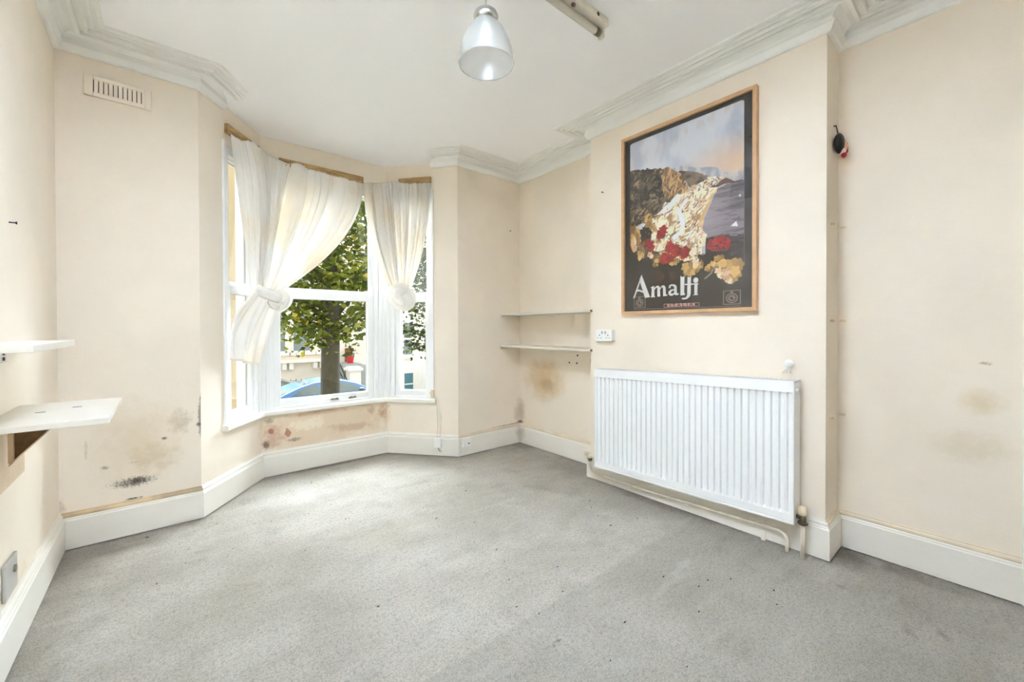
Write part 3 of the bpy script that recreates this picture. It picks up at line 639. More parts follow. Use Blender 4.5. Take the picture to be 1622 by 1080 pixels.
    dabs('red', 16, c(104, 22, 22), c(186, 40, 40), 0.45, 80, 0.9)
    for k, cc in (('sail', c(240, 236, 230)), ('sail2', c(232, 226, 220)), ('stem', c(150, 142, 130))): img[mask(P[k], 0.001, 90)] = cc
    ln = (np.abs(u-0.945) < 0.002) & (v < 0.7) & (v > 0.2); img[ln] = c(120, 112, 108)
    rr = np.random.default_rng(99); reg = mask(P['cliff'], 0.018, 50) & inner; hl = mask(P['hillL'], 0.012, 40) & inner; hm = mask(P['hillM'], 0.01, 43) & inner
    def strokes(region, n, cols, ln_, wd, ang, seed):
        r2 = np.random.default_rng(seed); ys, xs = np.nonzero(region)
        for _ in range(n):
            k = r2.integers(len(xs)); cx, cyy = (xs[k]+0.5)/W, (ys[k]+0.5)/Hh; a_ = ang+r2.normal(0, 0.08 if ang < 0.1 else 0.45); L = ln_*(0.4+r2.random()); w_ = wd*(0.5+r2.random())
            x0i, x1i = max(0, int((cx-L)*W)), min(W, int((cx+L)*W)+1); y0i, y1i = max(0, int((cyy-L)*Hh)), min(Hh, int((cyy+L)*Hh)+1)
            U_, V_ = u[y0i:y1i, x0i:x1i]-cx, (v[y0i:y1i, x0i:x1i]-cyy)*1.41
            m_ = (np.abs(U_*math.cos(a_)+V_*math.sin(a_)) < L*0.5) & (np.abs(-U_*math.sin(a_)+V_*math.cos(a_)) < w_*0.5) & region[y0i:y1i, x0i:x1i]
            img[y0i:y1i, x0i:x1i][m_] = np.array(cols[r2.integers(len(cols))])*(0.9+0.2*r2.random())
    low = reg & (img.sum(2) > 0.9) & (img[..., 0] < img[..., 2]*2.2)
    strokes(low, 240, [c(250, 244, 232), c(238, 222, 198), c(206, 172, 130), c(176, 136, 96), c(150, 112, 80), c(244, 232, 210)], 0.055, 0.008, 1.0, 101)
    strokes(low, 60, [c(92, 66, 48), c(120, 86, 60)], 0.02, 0.006, 0.3, 102)
    strokes(hl, 150, [c(52, 46, 40), c(132, 112, 88), c(88, 76, 60), c(164, 140, 112), c(40, 36, 32)], 0.04, 0.012, 0.4, 103)
    strokes(hm, 80, [c(206, 172, 128), c(120, 88, 58), c(160, 124, 84)], 0.04, 0.006, 1.3, 104)
    strokes(mask(P['town'], 0.012, 53) & inner, 60, [c(252, 246, 234), c(196, 160, 124), c(120, 92, 74)], 0.016, 0.008, 0.2, 105)
    strokes(mask(P['sea'], 0.008, 30) & inner & (img[..., 0] < 0.3), 70, [c(76, 70, 70), c(150, 142, 146), c(112, 104, 107)], 0.05, 0.003, 0.02, 106)
    for k in ('road', 'road2'): fill(mask(P[k], 0.006, 61) & low, c(236, 228, 214), c(252, 250, 244), fbm(20, 20, 62))
    for k, cc in (('sail', c(244, 240, 234)), ('sail2', c(236, 230, 224))): img[mask(P[k], 0.001, 90)] = cc
    return np.clip(1.30*img**1.16, 0, 0.93)
GW, GH = 300, 424
img = paint_poster(GW, GH)
vs = [(PX, UY(i/GW), UZ(j/GH)) for j in range(GH+1) for i in range(GW+1)]
me = bpy.data.meshes.new('print')
idx = np.arange((GH+1)*(GW+1)).reshape(GH+1, GW+1)
quads = np.stack([idx[:-1, :-1], idx[:-1, 1:], idx[1:, 1:], idx[1:, :-1]], -1).reshape(-1, 4)
me.from_pydata(vs, [], quads.tolist()); me.update()
ca = me.color_attributes.new('ink', 'FLOAT_COLOR', 'POINT')
vc = np.zeros((GH+1, GW+1, 4)); pad = np.pad(img, ((0, 1), (0, 1), (0, 0)), 'edge'); vc[..., :3] = pad; vc[..., 3] = 1
ca.data.foreach_set('color', vc.reshape(-1).astype(np.float32))
t = NT('printed_paper'); at = t.node('ShaderNodeAttribute', attribute_name='ink'); t.link(at.outputs['Color'], t.b.inputs['Base Color']); t.b.inputs['Roughness'].default_value = 0.5
me.materials.append(t.m)
po = bpy.data.objects.new('print', me); COL.objects.link(po); po.parent = pic; po.matrix_parent_inverse = Matrix.Translation(-Vector(pic.location))
m_ink = mat('white_ink', (232, 230, 226), 0.6); m_pink = mat('pink_ink', (190, 150, 138), 0.6); m_red = mat('maroon_ink', (112, 36, 34), 0.6); m_tan = mat('tan_ink', (150, 128, 116), 0.6); m_blk = mat('black_ink', (44, 39, 34), 0.6)
def flat(polys, d, name, m):
    mb = MB()
    for q in polys:
        k = len(mb.v); mb.v += [(PX-d, UY(u), UZ(v)) for u, v in q]; mb.f.append(tuple(range(k, k+len(q))))
    o = mb.build(name, m, po, fix=False)
    tm = o.modifiers.new('tri', 'TRIANGULATE'); tm.ngon_method = 'BEAUTY'
    return o
ell = lambda cx, cy_, rx, ry, n=24: [(cx+rx*math.cos(2*math.pi*i/n), cy_+ry*math.sin(2*math.pi*i/n)) for i in range(n)]
G = PIC['G']
for k in 'Amalf': flat(G[k], 0.0006, 'letter', m_ink)
flat(G['i']+[ell(*G['dot'], 16)], 0.0006, 'letter', m_ink)
MS = PIC['misc']
flat([MS['rule']], 0.0003, 'rule', m_tan); flat([MS['bar']], 0.0005, 'caption_bar', m_pink); flat([MS['bar1']], 0.0008, 'caption_ornament', m_blk); flat([MS['bar2']], 0.0008, 'caption_ornament', m_blk)
for k in ('embR', 'embL'):
    q = MS[k]; cx = sum(a for a, b in q)/4; cyy = sum(b for a, b in q)/4; hw = (q[1][0]-q[0][0])/2; hh = (q[0][1]-q[3][1])/2
    sq = lambda f: [(cx-hw*f, cyy+hh*f), (cx+hw*f, cyy+hh*f), (cx+hw*f, cyy-hh*f), (cx-hw*f, cyy-hh*f)]
    flat([sq(1)], 0.0004, 'emblem_border', m_tan); flat([sq(0.9)], 0.0006, 'emblem_ground', m_blk)
    flat([ell(cx, cyy-hh*0.1, hw*0.68, hh*0.7)], 0.0008, 'emblem_ring', m_tan); flat([ell(cx, cyy-hh*0.1, hw*0.54, hh*0.55)], 0.0010, 'emblem_disc', m_blk)
    flat([ell(cx, cyy-hh*0.1, hw*0.42, hh*0.43)], 0.0012, 'emblem_ring', m_tan); flat([ell(cx-hw*0.06, cyy-hh*0.04, hw*0.2, hh*0.12), ell(cx+hw*0.05, cyy-hh*0.24, hw*0.22, hh*0.1)], 0.0014, 'emblem_mark', m_blk)
    flat([ell(cx, cyy+hh*0.75, hw*0.16, hh*0.17, 14)], 0.0014, 'emblem_knob', m_tan)
tc = bpy.data.curves.new('caption', 'FONT'); tc.body = 'ITALIA'; tc.size = 0.030; tc.align_x = 'CENTER'; tc.align_y = 'CENTER'; tc.space_character = 1.5; tc.extrude = 0.0002; tc.offset = 0.0006
to = bpy.data.objects.new('caption_tmp', tc); COL.objects.link(to)
bpy.context.view_layer.update()
tm_ = bpy.data.meshes.new_from_object(to.evaluated_get(bpy.context.evaluated_depsgraph_get()))
COL.objects.unlink(to); bpy.data.objects.remove(to)
it = MS['italia']; cu = sum(a for a, b in it)/4; cv = sum(b for a, b in it)/4
wid = max(p_.co.x for p_ in tm_.vertices)-min(p_.co.x for p_ in tm_.vertices); target = (it[1][0]-it[0][0])*(PY1-PY0-2*fw_)
fx_ = target/wid
for p_ in tm_.vertices: p_.co = (PX-0.0010-p_.co.z, UY(cu)-p_.co.x*fx_, UZ(cv)+p_.co.y)
tm_.materials.clear(); tm_.materials.append(m_red); tm_.name = 'caption'
o = bpy.data.objects.new('caption', tm_); COL.objects.link(o); o.parent = po
MB().box((XC-0.0235, PY0+fw_-0.002, PZ0+fw_-0.002), (XC-0.022, PY1-fw_+0.002, PZ1-fw_+0.002)).build('glazing', glass_mat('picture_glass', 0.05, (0.98, 0.98, 0.98, 1), 0.02), pic)
MB().box((XC-0.015, PY0+0.004, PZ0+0.004), (XC-0.002, PY1-0.004, PZ1-0.004)).build('backing_board', m_hard, pic)

# ------------------------------------------------------------------ alcove shelves (right) and their plugs
for zt, lab in ((1.252, 'upper of the two thin white shelves in the far right alcove'), (0.958, 'lower of the two thin white shelves in the far right alcove')):
    s = thing('alcove_shelf', (2.5, 2.5, zt), lab, 'shelf', 'alcove shelves')
    MB().prism([(2.392, YB-0.001), (2.392, 1.968), (2.4185, 1.968), (2.4185, Y1+0.002), (XR-0.002, Y1+0.002), (XR-0.002, YB-0.001)], zt-0.018, zt).build('board', m_mela, s, bevel=0.0015)
    MB().box((2.393, 1.9665, zt-0.0175), (2.418, 1.968, zt-0.0005)).build('bare_end', m_chip, s)
    MB().box((2.40, YB-0.016, zt-0.036), (2.62, YB-0.001, zt-0.019)).build('batten', m_mela, s, bevel=0.002)
    MB().box((2.44, Y1+0.001, zt-0.036), (2.62, Y1+0.014, zt-0.019)).build('batten', m_mela, s, bevel=0.002)
for i, (y, z, wd) in enumerate(((2.300, 0.885, 'upper plug of three'), (2.392, 0.820, 'leftmost plug'), (2.307, 0.820, 'lower right plug of three'))):
    q = MB().lathe([(0.007, -0.003), (0.0075, 0.0)], (XR, y, z), 10, 'x').build('wall_plug', m_dark)
    tag(q, wd+' in the wall below the lower alcove shelf', 'wall plug', 'wall plugs under the alcove shelves')
q = MB().box((2.425, Y1-0.0, 0.850), (2.433, Y1+0.006, 0.885)).build('screw_hook', m_dark); tag(q, 'dark screw at the chimney corner below the lower alcove shelf', 'screw')
for loc, ax, lab in (((XC, 1.865, 2.092), 'x', 'small dark nail in the chimney breast left of the poster'), ((XL, 2.243, 1.494), 'x', 'small black nail in the left wall high above the shelves'), ((2.51, YB, 2.041), 'y', 'tiny nail in the wall right of the bay above the alcove shelves')):
    sg = 1 if loc[0] == XL else -1
    q = MB().lathe([(0.0022, 0.0), (0.0022, sg*0.016), (0.005, sg*0.016), (0.005, sg*0.019)], loc, 8, ax).build('nail', m_dark); tag(q, lab, 'nail')

# shelf pegs left on the side of the chimney breast and on the wall next to it
for k, z in enumerate((1.624, 1.150, 0.674)):
    w1 = ('highest', 'middle', 'lowest')[k]
    q = MB().tube([(2.508, Y2, z), (2.508, Y2-0.014, z)], 0.006, 8).box((2.492, Y2-0.003, z-0.007), (2.525, Y2, z+0.005)).build('shelf_peg', m_cap)
    tag(q, w1+' cream peg on the narrow near side of the chimney breast', 'peg', 'shelf pegs')
    q = MB().tube([(XR, 0.535, z), (XR-0.014, 0.535, z)], 0.005, 8).box((XR-0.003, 0.518, z-0.006), (XR, 0.545, z+0.006)).build('shelf_peg', m_cap)
    tag(q, w1+' cream peg on the right wall beside the chimney breast', 'peg', 'shelf pegs')

# ------------------------------------------------------------------ hanging ornament
orn = thing('hanging_ornament', (2.55, Y2, 2.03), 'tiny hanging doll head ornament with black hair and red collar by the chimney corner', 'ornament')
m_hair = mat('black_lacquer', (18, 14, 14), 0.3); m_skin = mat('doll_skin', (226, 172, 140), 0.45); m_redp = mat('red_lacquer', (170, 24, 30), 0.35); m_whp = mat('white_lacquer', (232, 214, 206), 0.4)
MB().tube([(2.538, Y2, 2.112), (2.538, Y2-0.012, 2.112)], 0.003, 8).build('nail', m_dark, orn)
MB().tube([(2.538, Y2-0.010, 2.112), (2.545, Y2-0.014, 2.085), (2.549, Y2-0.018, 2.060)], 0.0025, 6).build('cord', m_hair, orn)
MB().ball((2.545, Y2-0.022, 2.022), (0.040, 0.022, 0.050), 20, 14).build('hair', m_hair, orn, smooth=True)
MB().ball((2.568, Y2-0.030, 2.014), (0.030, 0.020, 0.034), 18, 12).build('face', m_skin, orn, smooth=True)
MB().ball((2.558, Y2-0.028, 1.986), (0.026, 0.018, 0.016), 14, 8).build('collar', m_whp, orn, smooth=True)
MB().ball((2.583, Y2-0.040, 1.990), (0.014, 0.010, 0.013), 12, 8).build('bow', m_redp, orn, smooth=True)
MB().ball((2.566, Y2-0.036, 1.968), (0.018, 0.012, 0.014), 12, 8).build('bow', m_redp, orn, smooth=True)
for dx in (0.002, 0.022): MB().ball((2.566+dx, Y2-0.049+dx*0.3, 2.019), (0.003, 0.002, 0.004), 8, 6).build('eye', m_hair, orn)
MB().ball((2.576, Y2-0.050, 2.001), (0.006, 0.002, 0.002), 8, 6).build('mouth', m_redp, orn)

# ------------------------------------------------------------------ shelves on the left wall
s = thing('wall_shelf', (XL, 2.08, 0.835), 'lower white wall shelf at the left edge with screw marks and a brown bracket', 'shelf', 'left wall shelves')
MB().box((XL+0.001, 1.835, 0.818), (-0.147, 2.345, 0.836)).build('board', m_mela, s, bevel=0.0015)
MB().box((-0.386, 1.99, 0.700), (-0.3865+0.012, 2.005, 0.817)).build('upright', m_ply, s)
g = MB(); g.add([(-0.386, 2.004, 0.817), (-0.280, 2.004, 0.817), (-0.384, 2.004, 0.695), (-0.386, 2.02, 0.817), (-0.280, 2.02, 0.817), (-0.384, 2.02, 0.695)], [(0,1,2), (5,4,3), (0,3,4,1), (1,4,5,2), (2,5,3,0)]); g.build('shaded_gusset', m_hard, s)  # brown panel stands in for the shaded inside of the bracket
g = MB(); g.add([(-0.274, 1.996, 0.817), (-0.279, 1.996, 0.817), (-0.386, 1.996, 0.688), (-0.386, 1.996, 0.694), (-0.274, 2.03, 0.817), (-0.279, 2.03, 0.817), (-0.386, 2.03, 0.688), (-0.386, 2.03, 0.694)], [(0,1,3,2), (6,7,5,4), (0,4,5,1), (2,3,7,6), (0,2,6,4), (1,5,7,3)]); g.build('brace', m_ply, s)
MB().box((XL+0.001, 1.86, 0.60), (XL+0.02, 2.30, 0.817)).build('wall_plate', m_ply, s, bevel=0.002)
for x, y in ((-0.335, 2.10), (-0.255, 2.16)):
    MB().box((x-0.012, y-0.006, 0.8358), (x+0.012, y+0.006, 0.8364)).build('screw_mark', m_slot, s)
s = thing('wall_shelf', (XL, 2.0, 1.075), 'upper white wall shelf at the left edge on a steel bracket', 'shelf', 'left wall shelves')
MB().box((XL+0.001, 1.68, 1.055), (-0.279, 2.33, 1.076)).build('board', m_mela, s, bevel=0.0015)
b = MB().box((XL+0.001, 2.10, 1.008), (XL+0.006, 2.17, 1.054)).box((XL+0.001, 2.10, 1.050), (XL+0.03, 2.17, 1.0545)).build('bracket', m_chrome, s, bevel=0.001)
for z in (1.020, 1.038): MB().lathe([(0.006, 0), (0.006, 0.002)], (XL+0.006, 2.135, z), 10, 'x').build('screw', m_dark, b)

# blank socket plate low on the left wall
s = thing('wall_socket', (XL, 2.17, 0.28), 'grey square wall socket above the skirting of the left wall', 'socket')
MB().box((XL+0.0005, 2.105, 0.215), (XL+0.010, 2.245, 0.335)).build('faceplate', m_grey, s, bevel=0.003)
MB().lathe([(0.012, 0), (0.012, 0.006), (0.009, 0.007)], (XL+0.010, 2.20, 0.29), 16, 'x').build('outlet', m_metal, s)

# ------------------------------------------------------------------ air vent on the back wall
vt = thing('air_vent', (-0.19, YB, 2.32), 'cream plaster air vent with narrow slots high on the left back wall', 'vent')
VX0, VX1, VZ0, VZ1 = -0.322, -0.060, 2.322, 2.428; vy0 = YB-0.018
fr = MB(); fr.box((VX0, vy0, VZ0), (VX0+0.034, YB, VZ1)).box((VX1-0.026, vy0, VZ0), (VX1, YB, VZ1)).box((VX0+0.034, vy0, VZ0), (VX1-0.026, YB, VZ0+0.022)).box((VX0+0.034, vy0, VZ1-0.022), (VX1-0.026, YB, VZ1))
fr.build('plate', m_wall, vt, bevel=0.003)
MB().box((VX0+0.03, YB-0.0015, VZ0+0.02), (VX1-0.02, YB, VZ1-0.02)).build('dark_backing', m_slot, vt)  # dark sheet standing in for the shade behind the slots
n = 11; x0_, x1_ = VX0+0.034, VX1-0.026; pt = (x1_-x0_)/n
for i in range(n):
    MB().box((x0_+i*pt+0.0042, vy0+0.001, VZ0+0.021), (x0_+(i+1)*pt, YB-0.001, VZ1-0.021)).build('slat', m_wall, vt)

# ------------------------------------------------------------------ pendant lamp
LD = 1.75/1.9; lx, ly_, lzr = 1.135*LD, 1.541*LD, 1.12+(2.335-1.12)*LD
lp = thing('pendant_lamp', (lx, ly_, CEIL), 'frosted bell shaped pendant lamp hanging from the ceiling', 'lamp')
t = NT('frosted_ribbed_glass'); t.n.remove(t.b)
df = t.node('ShaderNodeBsdfDiffuse'); df.inputs[0].default_value = (0.55, 0.56, 0.54, 1); tl = t.node('ShaderNodeBsdfTranslucent'); tl.inputs[0].default_value = (0.6, 0.61, 0.6, 1)
tp = t.node('ShaderNodeBsdfTransparent'); gs = t.node('ShaderNodeBsdfGlossy'); gs.inputs['Roughness'].default_value = 0.25
a1 = t.node('ShaderNodeMixShader'); a1.inputs[0].default_value = 0.5; t.link(df.outputs[0], a1.inputs[1]); t.link(tl.outputs[0], a1.inputs[2])
a2 = t.node('ShaderNodeMixShader'); a2.inputs[0].default_value = 0.60; t.link(a1.outputs[0], a2.inputs[1]); t.link(tp.outputs[0], a2.inputs[2])
a3 = t.node('ShaderNodeMixShader'); a3.inputs[0].default_value = 0.07; t.link(a2.outputs[0], a3.inputs[1]); t.link(gs.outputs[0], a3.inputs[2]); t.link(a3.outputs[0], t.out.inputs[0])
m_shade = t.m
RM = 0.114
outer = [(RM, 0.0), (RM*0.985, 0.03), (RM*0.93, 0.065), (RM*0.83, 0.10), (RM*0.68, 0.135), (RM*0.5, 0.163), (RM*0.36, 0.178)]
mb = MB(); seg = 96; nn = len(outer)
vs = []
for k_, (r_, h_) in enumerate(outer):
    for a in range(seg):
        rr = r_*(1+0.006*(1 if a % 2 else -1)); an = 2*math.pi*a/seg; vs.append((lx+rr*math.cos(an), ly_+rr*math.sin(an), lzr+h_))
mb.add(vs, [(i*seg+a, i*seg+(a+1) % seg, (i+1)*seg+(a+1) % seg, (i+1)*seg+a) for i in range(nn-1) for a in range(seg)])
sh = mb.build('shade', m_shade, lp, smooth=True)
mr = []
for a in range(49): an = 2*math.pi*a/48; mr.append((lx+RM*math.cos(an), ly_+RM*math.sin(an), lzr))
MB().tube(mr, 0.0032, 8, caps=False).build('rim', m_shade, sh, smooth=True)
MB().lathe([(RM*0.36, 0.172), (RM*0.44, 0.176), (RM*0.46, 0.20), (RM*0.42, 0.212), (RM*0.2, 0.222), (0.006, 0.224)], (lx, ly_, lzr), 32).build('gallery', m_chrome, lp, smooth=True)
MB().lathe([(0.004, 0.10), (0.016, 0.105), (0.019, 0.13), (0.019, 0.19), (0.012, 0.20)], (lx, ly_, lzr), 20).build('lamp_holder', m_plast, lp, smooth=True)
MB().tube([(lx, ly_, lzr+0.22), (lx, ly_, CEIL-0.02)], 0.0032, 8).build('flex', m_grey, lp)
MB().lathe([(0.05, 0.0), (0.048, -0.012), (0.030, -0.028), (0.008, -0.034)], (lx, ly_, CEIL), 28).build('ceiling_rose', m_plast, lp, smooth=True)

# ------------------------------------------------------------------ fluorescent batten on the ceiling
fb = thing('fluorescent_light', (1.05, 1.255, CEIL), 'aged fluorescent strip light fixed to the ceiling at the top edge', 'light')
m_aged = mat('aged_enamel', (224, 218, 202), 0.45, var=0.10, vscale=12); m_tube = mat('unlit_tube', (226, 222, 208), 0.25)
FX0, FX1 = 0.42, 1.640
MB().box((FX0, 1.232, CEIL-0.040), (FX1, 1.288, CEIL-0.001)).build('body', m_aged, fb, bevel=0.004)
MB().box((FX0+0.01, 1.226, CEIL-0.046), (FX1-0.004, 1.294, CEIL-0.038)).build('cover_lip', m_aged, fb, bevel=0.002)
MB().tube([(FX0+0.03, 1.268, CEIL-0.068), (FX1-0.02, 1.268, CEIL-0.068)], 0.0165, 16).build('tube', m_tube, fb, smooth=True)
for x in (FX0+0.02, FX1-0.012):
    MB().box((x-0.010, 1.252, CEIL-0.088), (x+0.010, 1.284, CEIL-0.040)).build('lamp_clip', m_aged, fb, bevel=0.006, seg=3)
for x in (FX0+0.05, FX1-0.04): MB().tube([(x-0.02, 1.268, CEIL-0.068), (x+0.012, 1.268, CEIL-0.068)], 0.0175, 16).build('tube_cap', m_metal, fb, smooth=True)
MB().lathe([(0.009, -0.0012), (0.009, 0.0)], (1.56, 1.232, CEIL-0.020), 14, 'y').build('knockout', m_dark, fb)
MB().box((1.44, 1.240, CEIL-0.0468), (1.50, 1.256, CEIL-0.0458)).build('rating_label', mat('paper_label', (226, 222, 214), 0.6), fb)
MB().ball((1.40, 1.244, CEIL-0.050), (0.012, 0.010, 0.008), 12, 8).build('screw_head', m_brass, fb, smooth=True)

# ------------------------------------------------------------------ wires and boxes at the right end of the bay
jb = thing('junction_box', TR(0.50, -0.02, 0.12), 'white cable box on the bay skirting with wires hanging above it', 'cable box')
TRi = lambda u, s, z: TR(u, -s, z)
b = MB().box((0.466, 0.023, 0.085), (0.526, 0.060, 0.165), TRi).build('box', m_plast, jb, bevel=0.003)
for u in (0.498, 0.512): MB().tube([TRi(u, 0.045, 0.088), TRi(u+0.004, 0.047, 0.070), TRi(u+0.020, 0.040, 0.045)], 0.0022, 6).build('wire', m_dark if u < 0.5 else m_grey, jb)
wr_ = thing('hanging_wires', TR(0.49, -0.01, 0.45), 'thin cream wires hanging from the right end of the window board', 'wire')
for j, (ua, ub, uc) in enumerate(((0.474, 0.482, 0.484), (0.482, 0.496, 0.516), (0.490, 0.520, 0.505))):
    MB().tube([TRi(ua, 0.020, 0.486), TRi(ua+0.004, 0.022, 0.44), TRi(ub, 0.014, 0.33), TRi((ub+uc)/2, 0.016, 0.24), TRi(uc, 0.040, 0.164)], 0.0024, 6).build('wire', (m_cap, m_plast, m_pipe)[j], wr_, smooth=True)
pl = thing('cord_pulley', TR(0.44, -0.02, 0.55), 'small cream cord tensioner at the right end of the window board', 'pulley')
MB().box((0.426, 0.012, 0.512), (0.452, 0.034, 0.580), TRi).build('housing', m_cap, pl, bevel=0.004)
MB().lathe([(0.012, 0), (0.014, 0.004), (0.012, 0.008)], TRi(0.418, 0.016, 0.55), 14, 'y').build('wheel', m_plast, pl)
ts = thing('telephone_socket', (1.99, YB-0.022, 0.123), 'small white telephone socket on the skirting right of the bay', 'socket')
MB().box((1.951, YB-0.046, 0.085), (2.031, YB-0.023, 0.163)).build('body', m_plast, ts, bevel=0.003)
MB().box((2.000, YB-0.0475, 0.108), (2.014, YB-0.0455, 0.118)).build('jack', m_dark, ts)

# crumbs on the carpet
rc = random.Random(3); mb = MB()
for i in range(80):
    y = rc.uniform(0.5, 3.3); x = rc.uniform(-0.2, 2.2)
    if y > 2.95 and not (0.5 < x < 1.5): continue
    r_ = rc.uniform(0.0014, 0.0034)*(1.5 if rc.random() < 0.15 else 1)
    mb.ball((x, y, 0.001), (r_*rc.uniform(0.8, 3.0), r_, r_*0.6), 6, 4)
stuff(tag(mb.build('carpet_crumbs', m_dark), 'dark crumbs and specks scattered over the grey carpet', 'debris'))
# ------------------------------------------------------------------ curtain battens and curtains
def batten(T, u0, u1, z0, z1, label, s0=0.0, zt=0.0):
    TI = lambda u, s, z: T(u, -s, z+(u-u0)*zt)
    q = MB().box((u0, 0.001, z0), (u1, 0.024, z1), TI).build('curtain_batten', m_wood, bevel=0.002)
    return tag(q, label, 'batten', 'curtain battens')
batten(TL, 0.236, LL-0.025, 2.380, 2.440, 'rough wooden curtain batten over the left bay window', zt=0.03)
batten(TC, 0.125, 0.765, 2.362, 2.414, 'rough wooden curtain batten over the middle bay window')
batten(TR, 0.130, 0.428, 2.387, 2.436, 'rough wooden curtain batten over the right bay window')

t = NT('cream_cotton'); t.n.remove(t.b)
p_ = t.pos(); cc = t.mix(t.ramp(t.noise(p_, 3.5, 3), 0.4, 0.7), srgb(253, 251, 247), srgb(250, 244, 232))
df = t.node('ShaderNodeBsdfDiffuse'); tl = t.node('ShaderNodeBsdfTranslucent'); t.link(cc, df.inputs[0]); t.link(cc, tl.inputs[0])
mx = t.node('ShaderNodeMixShader'); mx.inputs[0].default_value = 0.26; t.link(df.outputs[0], mx.inputs[1]); t.link(tl.outputs[0], mx.inputs[2]); t.link(mx.outputs[0], t.out.inputs[0])
bp = t.node('ShaderNodeBump'); bp.inputs['Strength'].default_value = 0.3; bp.inputs['Distance'].default_value = 0.002; t.link(t.noise(p_, 60, 4), bp.inputs['Height']); t.link(bp.outputs[0], df.inputs['Normal'])
m_cloth = t.m

def grid(name, P, parent, m=m_cloth):
    """P: (rows, cols, 3) array -> smooth cloth sheet"""
    r_, c_ = P.shape[:2]; mb = MB(); mb.v = [tuple(x) for x in P.reshape(-1, 3)]
    mb.f = [(j*c_+i, j*c_+i+1, (j+1)*c_+i+1, (j+1)*c_+i) for j in range(r_-1) for i in range(c_-1)]
    o = mb.build(name, m, parent, smooth=True, fix=False)
    so_ = o.modifiers.new('thick', 'SOLIDIFY'); so_.thickness = 0.0012; so_.offset = 0
    return o
def curtain_sheet(top, K, spread, exps, nin, seed, folds, rows=70, cols=260):
    rg = np.random.default_rng(seed)
    top = np.array(top, float); seg = np.linalg.norm(np.diff(top, axis=0), axis=1); s = np.concatenate([[0], np.cumsum(seg)]); s /= s[-1]
    u = np.linspace(0, 1, cols)
    T = np.stack([np.interp(u, s, top[:, k]) for k in range(3)], -1)
    Bm = np.array(K)+(u[:, None]-0.5)*np.array(spread)
    v = np.linspace(0, 1, rows)[:, None]
    e = np.interp(u, [0, 0.5, 1], exps)[None, :]
    f = v**e
    # gathered fullness: warped phase so folds bunch unevenly
    ph = u*2*np.pi+0.35*np.sin(2*np.pi*u*3+rg.random()*6)+0.2*np.sin(2*np.pi*u*5+rg.random()*6)
    big = np.zeros_like(u)
    for k, a in folds: big += a*np.sin(k*ph+rg.random()*6.28)
    big = np.abs(big)**0.8*np.sign(big)
    for _ in range(11):
        uc = 0.04+0.92*rg.random(); wd_ = 0.006+0.010*rg.random(); big -= (0.5+0.5*rg.random())*np.exp(-((u-uc)/wd_)**2)
    fine = np.sin(2*np.pi*(46*u+0.8*np.sin(2*np.pi*u*4)))*0.6+np.sin(2*np.pi*(71*u)+1)*0.4
    amp = 0.012+0.052*np.sin(np.pi*np.clip(v, 0, 1)**0.75)*(1-0.35*v)
    tp = np.clip(np.minimum(u, 1-u)/0.10, 0, 1); tp = tp*tp*(3-2*tp)
    d = amp*(big-big.min()*0.62)[None, :]*tp[None, :]+0.006*fine[None, :]*np.exp(-v*2.0)+0.002*fine[None, :]*np.sin(np.pi*v)
    X = T[None, :, 0]+(Bm[:, 0]-T[:, 0])[None]*f; Yy = T[None, :, 1]+(Bm[:, 1]-T[:, 1])[None]*f
    Zz = T[None, :, 2]+(Bm[:, 2]-T[:, 2])[None]*v
    Zz = Zz+0.006*np.abs(fine)[None, :]*np.exp(-v*30)
    X = X+nin[0]*(d+0.0); Yy = Yy+nin[1]*(d+0.0)
    return np.stack([X, Yy, Zz], -1)
def rosette(c, Rr, pole, name, parent, coils=4.5, ridge=0.07, squash=(1, 1, 1), n=40, m=72, seed=0):
    pole = Vector(pole).normalized(); a = pole.orthogonal().normalized(); b = pole.cross(a); mb = MB(); rg = random.Random(seed); p0 = rg.random()*6
    for i in range(n+1):
        th = math.pi*(0.02+0.96*i/n)
        for k in range(m):
            ph = 2*math.pi*k/m
            wv = math.sin(coils*2*th-ph+p0+0.5*math.sin(2*ph+1)); wv = math.copysign(abs(wv)**0.7, wv)
            r_ = Rr*(1+ridge*wv+0.05*math.sin(2*ph+p0)+0.03*math.sin(3*ph+2*th)-0.22*math.exp(-(th/0.32)**2)+0.012*math.sin(17*ph+6*th))
            q = (pole*math.cos(th)+(a*math.cos(ph)+b*math.sin(ph))*math.sin(th))*r_
            mb.v.append((c[0]+q.x*squash[0], c[1]+q.y*squash[1], c[2]+q.z*squash[2]))
    mb.f = [(i*m+k, i*m+(k+1) % m, (i+1)*m+(k+1) % m, (i+1)*m+k) for i in range(n) for k in range(m)]
    return mb.build(name, m_cloth, parent, smooth=True)
